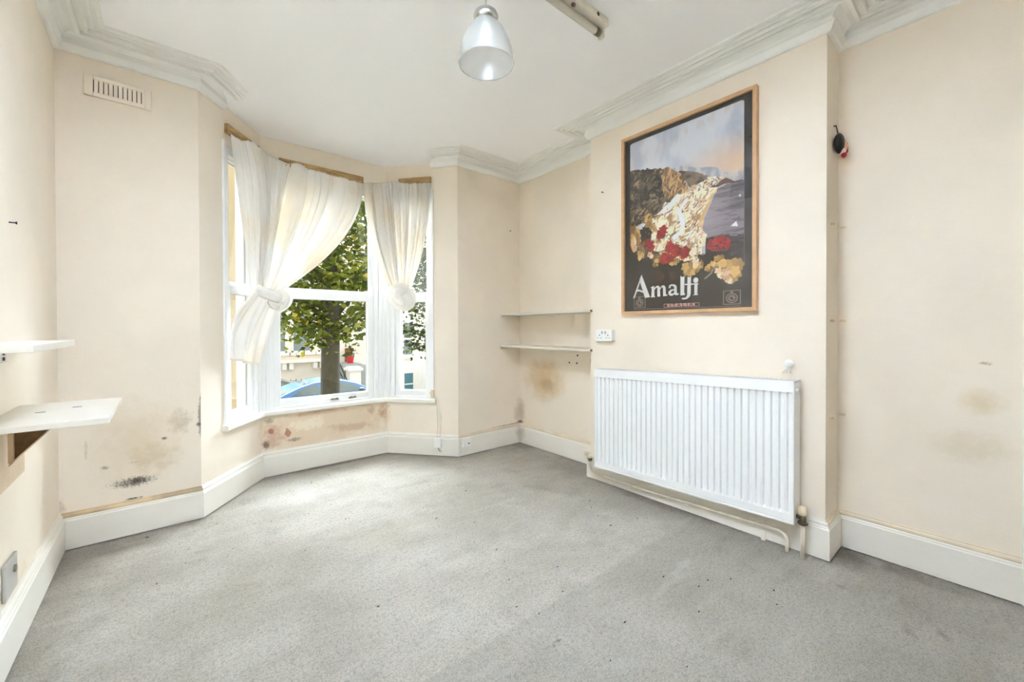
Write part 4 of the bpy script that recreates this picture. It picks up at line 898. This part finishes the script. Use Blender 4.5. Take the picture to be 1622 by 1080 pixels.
def wrap(c, ax, ay, rad, name, parent, turns=1.0, rise=(0, 0, 0), flat=0.6, n=48, seg=20, ph0=0.0):
    """band of bunched cloth wound about c in the plane of ax, ay"""
    mb = MB(); ax, ay, c, rise = Vector(ax), Vector(ay), Vector(c), Vector(rise); nz = ax.cross(ay).normalized()
    for i in range(n+1):
        t_ = 2*math.pi*turns*i/n+ph0; p = c+ax*math.cos(t_)+ay*math.sin(t_)+rise*(i/n); rd = (ax*math.cos(t_)+ay*math.sin(t_)).normalized()
        tap = min(1, 0.45+2.2*min(i, n-i)/n)
        for k in range(seg):
            a = 2*math.pi*k/seg; rr = rad*tap*(1+0.16*math.sin(5*a+0.6*t_)+0.06*math.sin(9*a-t_))
            mb.v.append(tuple(p+rd*math.cos(a)*rr*flat+nz*math.sin(a)*rr))
    mb.f = [(i*seg+k, i*seg+(k+1) % seg, (i+1)*seg+(k+1) % seg, (i+1)*seg+k) for i in range(n) for k in range(seg)]+[tuple(range(seg))[::-1], tuple(range(n*seg, (n+1)*seg))]
    return mb.build(name, m_cloth, parent, smooth=True)

TI = lambda T, u, z, s=0.032: T(u, -s, z)
# left curtain: tied into a loose knot with a hanging tail
cl = thing('curtain', (0.545, 3.40, 0.9), 'cream cotton curtain on the left of the bay knotted with a long hanging tail', 'curtain', 'knotted curtains')
cin = (BL.x+0.012, BL.y-0.04)
topL = [TI(TL, 0.250, 2.374), TI(TL, 0.36, 2.378), TI(TL, 0.43, 2.412), TI(TL, 0.56, 2.428), (cin[0], cin[1], 2.415), TI(TC, 0.06, 2.405), TI(TC, 0.14, 2.382), TI(TC, 0.19, 2.380), TI(TC, 0.23, 2.392), TI(TC, 0.32, 2.368), TI(TC, 0.5, 2.358), TI(TC, 0.757, 2.352)]
KL = (0.545, 3.395, 1.40)
grid('drape', curtain_sheet(topL, KL, (0.175, -0.07, -0.03), [1.15, 1.15, 1.95], (0.42, -0.9), 11, [(5, 0.55), (8, 0.5), (13, 0.3)]), cl)
wrap((0.556, 3.385, 1.385), (0.066, -0.024, -0.022), (0.025, 0.050, 0.0), 0.044, 'knot_band', cl, 1.4, (0.012, -0.012, -0.05), 0.7, ph0=-1.2)
wrap((0.600, 3.37, 1.325), (0.060, -0.030, 0.010), (0.0, -0.018, 0.060), 0.046, 'knot_loop', cl, 0.86, (0.0, -0.02, 0), 0.8, ph0=2.2)
rosette((0.600, 3.360, 1.318), 0.074, (0.35, -0.9, 0.15), 'knot', cl, 3.4, 0.12, (1.05, 0.8, 0.98), seed=2)
# tail
rows, cols = 46, 120; v = np.linspace(0, 1, rows)[:, None]; u = np.linspace(0, 1, cols)[None]
tp0, tp1 = np.array([0.465, 3.33, 1.395]), np.array([0.60, 3.33, 1.325]); b0, b1 = np.array([0.292, 3.135, 0.935]), np.array([0.470, 3.345, 0.868])
f = v**0.8
Pt = (tp0*(1-u[..., None])+tp1*u[..., None])*(1-f[..., None])+(b0*(1-u[..., None])+b1*u[..., None])*f[..., None]
bow = np.sin(np.pi*v)[..., None]*np.array([-0.055, -0.015, 0.035])*(1-u[..., None])
fold = (0.030*np.sin(2*np.pi*(2.2*u+0.25*v))+0.012*np.sin(2*np.pi*(5.3*u+0.1)))*(0.35+0.65*v)
Pt = Pt+bow+fold[..., None]*np.array([0.55, -0.83, 0.0])
grid('tail', Pt, cl)
hem = [tuple(Pt[-1, i]) for i in range(0, cols, 3)]; MB().tube(hem, 0.006, 8).build('hem', m_cloth, cl, smooth=True)
hem = [tuple(Pt[j, -1]) for j in range(0, rows, 2)]; MB().tube(hem, 0.004, 6).build('hem', m_cloth, cl, smooth=True)

cr_ = thing('curtain', (1.535, 3.30, 1.3), 'cream cotton curtain on the right of the bay tied into a round knot', 'curtain', 'knotted curtains')
crn = (BR.x-0.014, BR.y-0.04)
topR = [TI(TC, 0.762, 2.362), TI(TC, 0.85, 2.372), (crn[0], crn[1], 2.40), TI(TR, 0.06, 2.405), TI(TR, 0.13, 2.396), TI(TR, 0.19, 2.380), TI(TR, 0.30, 2.374), TI(TR, 0.426, 2.376)]
KR = (1.535, 3.32, 1.43)
grid('drape', curtain_sheet(topR, KR, (0.115, -0.085, 0), [2.2, 1.4, 2.2], (-0.25, -0.96), 23, [(4, 0.6), (7, 0.5), (11, 0.35)]), cr_)
rosette((1.535, 3.30, 1.385), 0.106, (-0.50, -0.85, 0.0), 'knot', cr_, 3.6, 0.11, (1.0, 1.0, 1.08), seed=5)
wrap((1.535, 3.305, 1.445), (0.075, -0.055, 0.0), (0.04, 0.05, 0.0), 0.034, 'knot_band', cr_, 1.2, (0, 0, -0.03), 0.7)

# ------------------------------------------------------------------ outside: street, tree, cars, terrace opposite
GZ = -2.0
m_road = mat('asphalt', (88, 88, 88), 0.9, var=0.15, vscale=3); m_pave = mat('paving', (132, 128, 122), 0.9, var=0.1, vscale=2)
m_stuc = mat('cream_stucco', (226, 214, 196), 0.8, var=0.05, vscale=1.5); m_stw = mat('white_stucco', (232, 226, 214), 0.8, var=0.04, vscale=2)
m_iron = mat('black_iron', (26, 26, 28), 0.5); m_wire = mat('white_iron', (226, 224, 218), 0.5); m_tile = mat('pink_roof_tile', (206, 148, 128), 0.8, var=0.2, vscale=3)
m_hwin = mat('dark_house_glass', (120, 128, 128), 0.1); m_teal = mat('teal_paint', (40, 104, 116), 0.5); m_terr = mat('terracotta_paint', (150, 84, 58), 0.7); m_redpot = mat('red_pot', (196, 34, 44), 0.5)
m_grn = mat('plant_green', (70, 100, 46), 0.7, var=0.3, vscale=20); m_pot = mat('green_pot', (40, 110, 70), 0.5); m_step = mat('grey_stone_step', (150, 152, 144), 0.8, var=0.08)
struct(MB().box((-14, 3.9, GZ-0.3), (24, 11.5, GZ+0.1)).build('ground_near_pavement', m_pave))
struct(MB().box((-14, 11.5, GZ-0.3), (24, 16.6, GZ)).build('ground_road', m_road))
struct(MB().box((-14, 16.6, GZ-0.3), (24, 18.4, GZ+0.1)).build('ground_far_pavement', m_pave))
struct(MB().box((-14, 18.4, GZ-1.4), (24, 21.2, GZ-1.2)).build('ground_basement_area', m_pave))
# own house front below the bay and the neighbour's rendered wing seen through the left window
nw = thing('neighbour_wall', (-0.3, 4.9, GZ), 'tan rendered side wall outside the left bay window', 'wall')
MB().box((-1.6, 4.7, GZ), (0.60, 5.0, 3.4)).build('render', mat('tan_render', (158, 140, 106), 0.85, var=0.08, vscale=2.5), nw)
MB().box((-1.65, 4.66, 3.4), (0.64, 5.04, 3.48)).build('coping', m_step, nw)

# --- leaf clouds
def leaf_mat(name, cols):
    t = NT(name); t.n.remove(t.b); g = t.node('ShaderNodeNewGeometry'); cr = t.node('ShaderNodeValToRGB')
    e = cr.color_ramp.elements; e[0].position = 0; e[0].color = srgb(cols[0]); e[1].position = 1; e[1].color = srgb(cols[-1])
    for i, c_ in enumerate(cols[1:-1]): x = e.new([0.35, 0.70, 0.96, 0.98][i]); x.color = srgb(c_)
    t.link(g.outputs['Random Per Island'], cr.inputs[0])
    a = t.node('ShaderNodeBsdfDiffuse'); b = t.node('ShaderNodeBsdfTranslucent'); m_ = t.node('ShaderNodeMixShader'); m_.inputs[0].default_value = 0.35
    t.link(cr.outputs[0], a.inputs[0]); t.link(cr.outputs[0], b.inputs[0]); t.link(a.outputs[0], m_.inputs[1]); t.link(b.outputs[0], m_.inputs[2]); t.link(m_.outputs[0], t.out.inputs[0])
    return t.m
m_leaf = leaf_mat('maple_leaf', [(42, 52, 18), (72, 86, 28), (100, 110, 38), (132, 134, 48), (200, 164, 50)])
m_leaf2 = leaf_mat('dark_leaf', [(26, 34, 18), (46, 58, 26), (68, 80, 36), (98, 104, 50)])
m_bark = mat('tree_bark', (62, 57, 40), 0.95, var=0.3, vscale=9, bump=0.02, bscale=30, stretch=(4, 4, 0.7))
def leaves(centres, per, spread, size, seed, name, m, parent):
    rg = np.random.default_rng(seed); C = np.repeat(np.array(centres), per, 0); n = len(C)
    pos = C+rg.normal(0, 1, (n, 3))*np.array(spread)
    a = rg.normal(0, 1, (n, 3)); a[:, 2] *= 0.6; a /= np.linalg.norm(a, axis=1)[:, None]
    b = np.cross(a, rg.normal(0, 1, (n, 3))); b /= np.linalg.norm(b, axis=1)[:, None]; c_ = np.cross(a, b)
    s = size*(0.6+0.8*rg.random((n, 1)))
    V = np.stack([pos-a*s, pos-a*s*0.15+b*s*0.62+c_*s*0.15, pos+a*s, pos-a*s*0.15-b*s*0.62+c_*s*0.15], 1).reshape(-1, 3)
    i = np.arange(n)*4; F = np.stack([i, i+1, i+2, i+3], 1)
    mb = MB(); mb.v = V.tolist(); mb.f = F.tolist(); o = mb.build(name, m, parent, fix=False); return stuff(o)
def pt_in(rg, c, r):
    while True:
        q = rg.random(3)*2-1
        if q@q < 1: return np.array(c)+q*np.array(r)
tr = thing('street_tree', (2.70, 9.45, GZ+0.1), 'leafy green street tree with a thick trunk beyond the middle window', 'tree', 'street trees')
tk = [(2.74, 9.45, GZ+0.05), (2.72, 9.45, GZ+0.5), (2.715, 9.45, 0.0), (2.73, 9.45, 1.2), (2.76, 9.45, 2.2), (2.82, 9.45, 3.2), (2.80, 9.5, 4.4)]
MB().tube(tk, [0.27, 0.215, 0.195, 0.18, 0.15, 0.10, 0.05], 18).build('trunk', m_bark, tr, smooth=True)
rg = np.random.default_rng(4); tips = []
for z0, dx, dy, dz, r0 in ((1.05, -1.3, 0.3, 1.3, 0.06), (1.25, -0.9, -0.6, 1.5, 0.05), (1.2, 1.1, 0.2, 1.2, 0.05), (1.6, 1.4, -0.5, 1.6, 0.05), (1.9, -1.6, 0.4, 1.6, 0.055), (2.2, 0.6, 0.8, 2.0, 0.05), (2.3, -0.3, -0.9, 1.9, 0.05), (2.6, 0.9, -0.4, 1.9, 0.04), (0.95, 0.8, -0.7, 0.5, 0.03), (0.9, -0.9, -0.5, 0.3, 0.03)):
    p0 = Vector((2.73, 9.45, z0)); pts = [p0]
    for k in range(1, 6): f_ = k/5; pts.append(p0+Vector((dx*f_, dy*f_, dz*f_**0.8))+Vector(tuple(rg.normal(0, 0.05, 3))))
    MB().tube(pts, [r0*(1-0.16*k) for k in range(6)], 8).build('branch', m_bark, tr, smooth=True)
    tips += [tuple(q) for q in pts[2:]]
cen = [pt_in(rg, (2.75, 9.5, 3.4), (1.85, 1.9, 2.75)) for _ in range(240)]
cen = [c_ for c_ in cen if c_[2] > 0.62+0.10*abs(c_[0]-2.7)] + [np.array(q)+rg.normal(0, 0.15, 3) for q in tips for _ in range(2)]
leaves(cen, 36, (0.20, 0.20, 0.15), 0.068, 8, 'foliage', m_leaf, tr)
t2 = thing('street_tree', (3.98, 6.55, GZ+0.1), 'smaller dark leaved street tree with thin twigs beyond the right window', 'tree', 'street trees')
MB().tube([(3.98, 6.55, GZ+0.05), (3.98, 6.55, 0.2), (3.94, 6.58, 1.6), (3.88, 6.6, 3.4)], [0.14, 0.10, 0.08, 0.03], 12).build('trunk', m_bark, t2, smooth=True)
cen = [pt_in(rg, (3.72, 6.6, 2.9), (0.85, 0.55, 1.35)) for _ in range(100)]
for z0, dx, dy, dz in ((0.95, -0.60, 0.10, -0.20), (1.05, -0.66, 0.2, 0.05), (1.2, -0.7, 0.0, 0.3), (1.4, -0.6, 0.2, 0.6), (1.7, -0.7, 0.1, 0.7)):
    p0 = Vector((3.95, 6.57, z0)); pts = [p0]
    for k in range(1, 6): f_ = k/5; pts.append(p0+Vector((dx*f_, dy*f_, dz*f_))+Vector(tuple(rg.normal(0, 0.03, 3))))
    MB().tube(pts, [0.018*(1-0.15*k) for k in range(6)], 6).build('branch', m_bark, t2)
    cen += [np.array(q)+rg.normal(0, 0.06, 3) for q in pts[2:] for _ in range(2)]
leaves(cen, 26, (0.10, 0.10, 0.09), 0.042, 9, 'foliage', m_leaf2, t2)

# --- parked cars
def car(loc, label, paint_col, flip=1):
    c_ = thing('car', loc, label, 'car', 'parked cars')
    m_body = mat('car_paint', paint_col, 0.22, 0.0, spec=0.7); m_gl = mat('car_glass', (92, 100, 94), 0.05, spec=0.9); m_tyre = mat('tyre', (28, 28, 28), 0.9)
    zm = lambda z: z*1.09 if z <= 0.945 else 1.03+(z-0.945)*0.825
    W = lambda x, y, z: (loc[0]+x*flip, loc[1]+y, loc[2]+zm(z))
    side = [(-2.24, 0.35), (-2.30, 0.55), (-2.26, 0.78), (-2.16, 0.90), (-1.75, 0.955), (-0.8, 0.94), (0.4, 0.93), (1.25, 0.90), (1.85, 0.80), (2.16, 0.66), (2.26, 0.48), (2.22, 0.28), (1.9, 0.20), (-1.9, 0.20)]
    mb = MB(); n = len(side); lay = [(-0.80, 0.97), (-0.875, 1.0), (-0.875, 1.0), (0.875, 1.0), (0.80, 0.97)]; lay = [(-0.83, 0.975), (-0.89, 1.0), (0.89, 1.0), (0.83, 0.975)]
    for yy, sc in lay: mb.v += [W(x*sc, yy, 0.55+(z-0.55)*sc) for x, z in side]
    for j in range(len(lay)-1): mb.f += [(j*n+i, j*n+(i+1) % n, (j+1)*n+(i+1) % n, (j+1)*n+i) for i in range(n)]
    mb.f += [tuple(range(n)), tuple(range((len(lay)-1)*n, len(lay)*n))[::-1]]
    mb.build('body', m_body, c_, bevel=0.03, seg=3, smooth=True)
    hw = lambda z: 0.83-(z-0.93)*0.46
    arc = [(-1.62, 0.945), (-1.30, 1.10), (-0.95, 1.26), (-0.55, 1.385), (-0.05, 1.43), (0.35, 1.405), (0.72, 1.28), (1.05, 1.10), (1.32, 0.93)]
    mb = MB(); n = len(arc)
    mb.v += [W(x, -hw(z), z) for x, z in arc]+[W(x, -hw(z)*0.8, z+0.012) for x, z in arc]+[W(x, hw(z)*0.8, z+0.012) for x, z in arc]+[W(x, hw(z), z) for x, z in arc]
    for j in range(3): mb.f += [(j*n+i, j*n+i+1, (j+1)*n+i+1, (j+1)*n+i) for i in range(n-1)]
    mb.f += [tuple(range(n)), tuple(range(3*n, 4*n))[::-1]]
    mb.build('cabin', m_body, c_, smooth=False, bevel=0.02)
    for sgn in (-1, 1):
        Y = lambda z, d=0.006: sgn*(hw(z)+d)
        for nm, q in (('rear_side_window', [(-1.18, 0.97), (-0.98, 1.13), (-0.62, 1.28), (-0.46, 1.320), (-0.36, 0.97)]), ('front_side_window', [(-0.20, 0.97), (-0.31, 1.335), (0.10, 1.355), (0.40, 1.30), (0.72, 1.15), (0.98, 0.97)])):
            a = [W(x, Y(z), z) for x, z in q]; b = [W(x, Y(z, -0.02), z) for x, z in q]; k = len(q)
            MB().add(a+b, [tuple(range(k)), tuple(range(k, 2*k))[::-1]]+[(i, (i+1) % k, k+(i+1) % k, k+i) for i in range(k)]).build(nm, m_gl, c_)
        for x in (-1.38, 1.42):
            wb = MB().lathe([(0.20, -0.1), (0.31, -0.1), (0.33, -0.07), (0.33, 0.07), (0.31, 0.1), (0.20, 0.1)], W(x, sgn*0.80, 0.33), 28, 'y').build('wheel', m_tyre, c_)
            MB().lathe([(0.05, -0.112), (0.2, -0.108), (0.2, 0.108), (0.05, 0.112)], W(x, sgn*0.80, 0.33), 20, 'y').build('hub', m_metal, wb)
        MB().ball(W(0.86, sgn*0.98, 1.02), (0.10, 0.09, 0.075), 14, 10).build('door_mirror', mat('mirror_black', (52, 70, 66), 0.3), c_, smooth=True)
        MB().box(W(-0.36 if flip > 0 else -0.16, sgn*0.893-0.012, 0.80), W(-0.16 if flip > 0 else -0.36, sgn*0.893+0.012, 0.83)).build('door_handle', m_body, c_)
    for nm, q in (('rear_window', [(-1.56, 0.985), (-0.62, 1.375)]), ('windscreen', [(1.26, 0.97), (0.42, 1.40)])):
        (xa_, za_), (xb_, zb_) = q; off = 0.02
        MB().add([W(xa_, -hw(za_)*0.86, za_+off), W(xa_, hw(za_)*0.86, za_+off), W(xb_, hw(zb_)*0.8, zb_+off), W(xb_, -hw(zb_)*0.8, zb_+off),
                  W(xa_, -hw(za_)*0.86, za_-off), W(xa_, hw(za_)*0.86, za_-off), W(xb_, hw(zb_)*0.8, zb_-off), W(xb_, -hw(zb_)*0.8, zb_-off)], [(0,1,2,3), (7,6,5,4), (0,4,5,1), (1,5,6,2), (2,6,7,3), (3,7,4,0)]).build(nm, m_gl, c_)
    return c_
car((4.05, 14.6, GZ), 'light blue saloon car parked across the street beyond the tree trunk', (78, 108, 142))
car((2.05, 17.25-0.2, GZ+0.02), 'dark brown car parked behind the blue car', (84, 76, 66), -1)

# --- terrace opposite
FY = 21.0
def hbox(a, b, name, m, parent, bevel=0): return MB().box(a, b).build(name, m, parent, bevel=bevel)
h1 = thing('terraced_house', (4, FY, GZ), 'cream stucco terraced house across the street behind the tree', 'house', 'houses opposite')
hbox((-6.5, FY, GZ-1.3), (8.88, FY+6, 4.6), 'wall', m_stuc, h1)
hbox((-6.5, FY-0.28, -0.46), (6.1, FY, -0.34), 'ledge', m_stw, h1); hbox((-6.6, FY-0.3, 4.6), (8.88, FY+0.2, 4.9), 'eaves_cornice', m_stw, h1)
for x in (0.4, 1.6, 2.8, 4.02, 4.30, 5.32, 5.6): hbox((x-0.09, FY-0.22, -0.78), (x+0.09, FY, -0.46), 'corbel', m_stw, h1, 0.02)
def rf(x0, x1, h):
    MB().add([(x0, FY-0.35, 4.9), (x1, FY-0.35, 4.9), (x1, FY+3, 6.6), (x0, FY+3, 6.6), (x0, FY+6.3, 4.9), (x1, FY+6.3, 4.9)], [(0,1,2,3), (3,2,5,4), (0,3,4), (1,5,2), (0,4,5,1)]).build('roof', m_tile, h)
rf(-6.6, 8.88, h1)
def hwin(x0, x1, z0, z1, h):
    f_ = MB(); d_ = 0.07
    f_.box((x0, FY-0.04, z0), (x0+d_, FY+0.05, z1)).box((x1-d_, FY-0.04, z0), (x1, FY+0.05, z1)).box((x0, FY-0.04, z0), (x1, FY+0.05, z0+d_)).box((x0, FY-0.04, z1-d_), (x1, FY+0.05, z1)).box((x0, FY-0.05, (z0+z1)/2-0.04), (x1, FY+0.05, (z0+z1)/2+0.04))
    w_ = f_.build('window', m_stw, h)
    hbox((x0+0.03, FY-0.015, z0+0.03), (x1-0.03, FY+0.02, z1-0.03), 'pane', m_hwin, w_)
    hbox((x0-0.12, FY-0.16, z0-0.12), (x1+0.12, FY, z0), 'window_ledge', m_stw, h)
for x in (-3.0, -0.9, 0.9, 3.30, 4.35, 5.5):
    hwin(x, x+0.85, 0.0, 1.75, h1); hwin(x, x+0.85, 2.5, 4.0, h1)
hbox((6.72, FY-0.06, -0.55), (7.14, FY, 0.12), 'door_panel', m_terr, h1, 0.01)
h2 = thing('terraced_house', (12, FY, GZ), 'white stucco terraced house across the street beyond the right window', 'house', 'houses opposite')
hbox((8.9, FY, GZ-1.3), (20, FY+6, 4.6), 'wall', m_stw, h2); hbox((8.9, FY-0.3, 4.6), (20.1, FY+0.2, 4.9), 'eaves_cornice', m_stw, h2); rf(8.9, 20.1, h2)
hwin(9.76, 10.40, -0.41, 1.46, h2); hwin(9.76, 10.40, 2.5, 4.0, h2); hwin(12.4, 13.3, -0.4, 1.46, h2); hwin(12.4, 13.3, 2.5, 4.0, h2)
bd_ = hbox((9.80, FY-0.05, -2.35), (10.45, FY+0.02, -1.30), 'basement_window', m_stw, h2); hbox((9.86, FY-0.07, -2.30), (10.36, FY-0.045, -1.36), 'pane', m_teal, bd_); hbox((9.86, FY-0.09, -1.98), (10.36, FY-0.06, -1.92), 'glazing_bar', m_stw, bd_)
# entrance steps with pier, parapet and handrail
st = thing('entrance_steps', (7.0, 19.6, GZ), 'stone entrance steps with white pier and sloping parapet across the street', 'steps')
for i in range(8): hbox((6.95+0.21*i, 19.35, GZ-0.2), (6.95+0.21*(i+1), 20.5, -0.62-0.165*i), 'step', m_step, st)
hbox((6.10, 19.35, GZ-0.2), (6.95, FY-0.35, -0.55), 'landing', m_step, st)
MB().add([(6.95, yy, z) for yy in (20.55, 20.75) for z in (-0.7, 0.02)]+[(8.6, yy, z) for yy in (20.55, 20.75) for z in (-2.0, -1.25)], [(0,1,5,4), (2,6,7,3), (1,3,7,5), (0,4,6,2), (0,2,3,1), (4,5,7,6)]).build('parapet', m_stw, st)
hbox((6.20, 18.75, GZ-0.1), (6.72, 19.25, -0.82), 'gate_pier', m_stw, st, 0.02); hbox((6.12, 18.67, -0.82), (6.80, 19.33, -0.68), 'pier_cap', m_stw, st, 0.03); hbox((6.2, 18.74, -0.68), (6.72, 19.26, -0.62), 'pier_cap', m_stw, st, 0.03)
hr = MB()
for dz in (0.0, 0.35): hr.tube([(5.55, 18.6, 0.0-dz), (6.12, 18.6, -1.35-dz)], 0.022, 8)
for f_ in (0, 0.33, 0.66, 1): hr.tube([(5.55+0.57*f_, 18.6, -1.35*f_), (5.55+0.57*f_, 18.6, -1.9)], 0.016, 6)
tag(hr.build('handrail', m_iron), 'black iron handrail sloping down beside the white gate pier', 'handrail')
fp = thing('potted_plant', (6.62, 19.9, -0.55), 'red flowerpot with a leafy plant on the entrance landing across the street', 'plant', 'potted plants outside')
MB().lathe([(0.13, 0), (0.17, 0.30), (0.19, 0.30), (0.19, 0.34), (0.15, 0.34)], (6.62, 19.9, -0.55), 18).build('pot', m_redpot, fp)
leaves([np.array((6.62, 19.9, -0.02))], 80, (0.11, 0.11, 0.14), 0.07, 12, 'foliage', m_leaf, fp)
fp = thing('potted_plant', (11.0, 19.9, -3.2), 'green tub with a leafy plant below the white railings', 'plant', 'potted plants outside')
MB().lathe([(0.2, 0), (0.28, 0.95), (0.33, 0.97), (0.33, 1.10), (0.26, 1.10)], (11.0, 19.9, -3.2), 18).build('pot', m_pot, fp)
leaves([np.array((11.0, 19.9, -2.0))], 70, (0.14, 0.14, 0.08), 0.06, 13, 'foliage', m_leaf2, fp)
# black spear railings and white railings
rl = thing('iron_railing', (3.6, 18.45, GZ), 'black spear topped railing along the front area across the street', 'railing')
for z in (-1.32, -1.95): hbox((0.6, 18.43, z), (5.5, 18.47, z+0.04), 'rail', m_iron, rl)
x = 0.75; spear = None
while x < 5.45:
    if spear is None:
        b_ = MB().tube([(x, 18.45, GZ), (x, 18.45, -1.12)], 0.012, 6).build('bar', m_iron, rl)
        sp_ = MB().lathe([(0.012, -0.02), (0.05, 0.03), (0.055, 0.06), (0.03, 0.10), (0.006, 0.19)], (x, 18.45, -1.13), 6).build('spearhead', m_iron, b_); spear = (b_, sp_, x)
    else:
        b_ = spear[0].copy(); COL.objects.link(b_); b_.location = Vector((x-spear[2], 0, 0)); s_ = spear[1].copy(); COL.objects.link(s_); s_.parent = b_
    x += 0.19
wrl = thing('white_railing', (10.9, 20.5, -2.4), 'white painted railing in front of the house beyond the right window', 'railing')
for z in (-1.22, -2.3): hbox((10.45, 20.48, z), (12.6, 20.52, z+0.04), 'rail', m_wire, wrl)
for i in range(13):
    q = MB().tube([(10.52+i*0.17, 20.5, -3.2), (10.52+i*0.17, 20.5, -1.06)], 0.02, 6).lathe([(0.02, 0), (0.035, 0.03), (0.004, 0.08)], (10.52+i*0.17, 20.5, -1.06), 6).build('bar', m_wire, wrl)
# window light sampling
for T, a, b in ((TL, 0.27, 0.56), (TC, 0.09, 0.86), (TR, 0.07, 0.39)):
    p0 = Vector(T(a, 0.13, 0)); p1 = Vector(T(b, 0.13, 0)); nrm = Vector(T(0, -1, 0))-Vector(T(0, 0, 0))
    ang = math.atan2(nrm.y, nrm.x)
    area('window_portal', ((p0.x+p1.x)/2, (p0.y+p1.y)/2, (SZ+HZ)/2), (R(90), 0, ang+R(90)), (p1-p0).length, HZ-SZ, 1, portal=True)
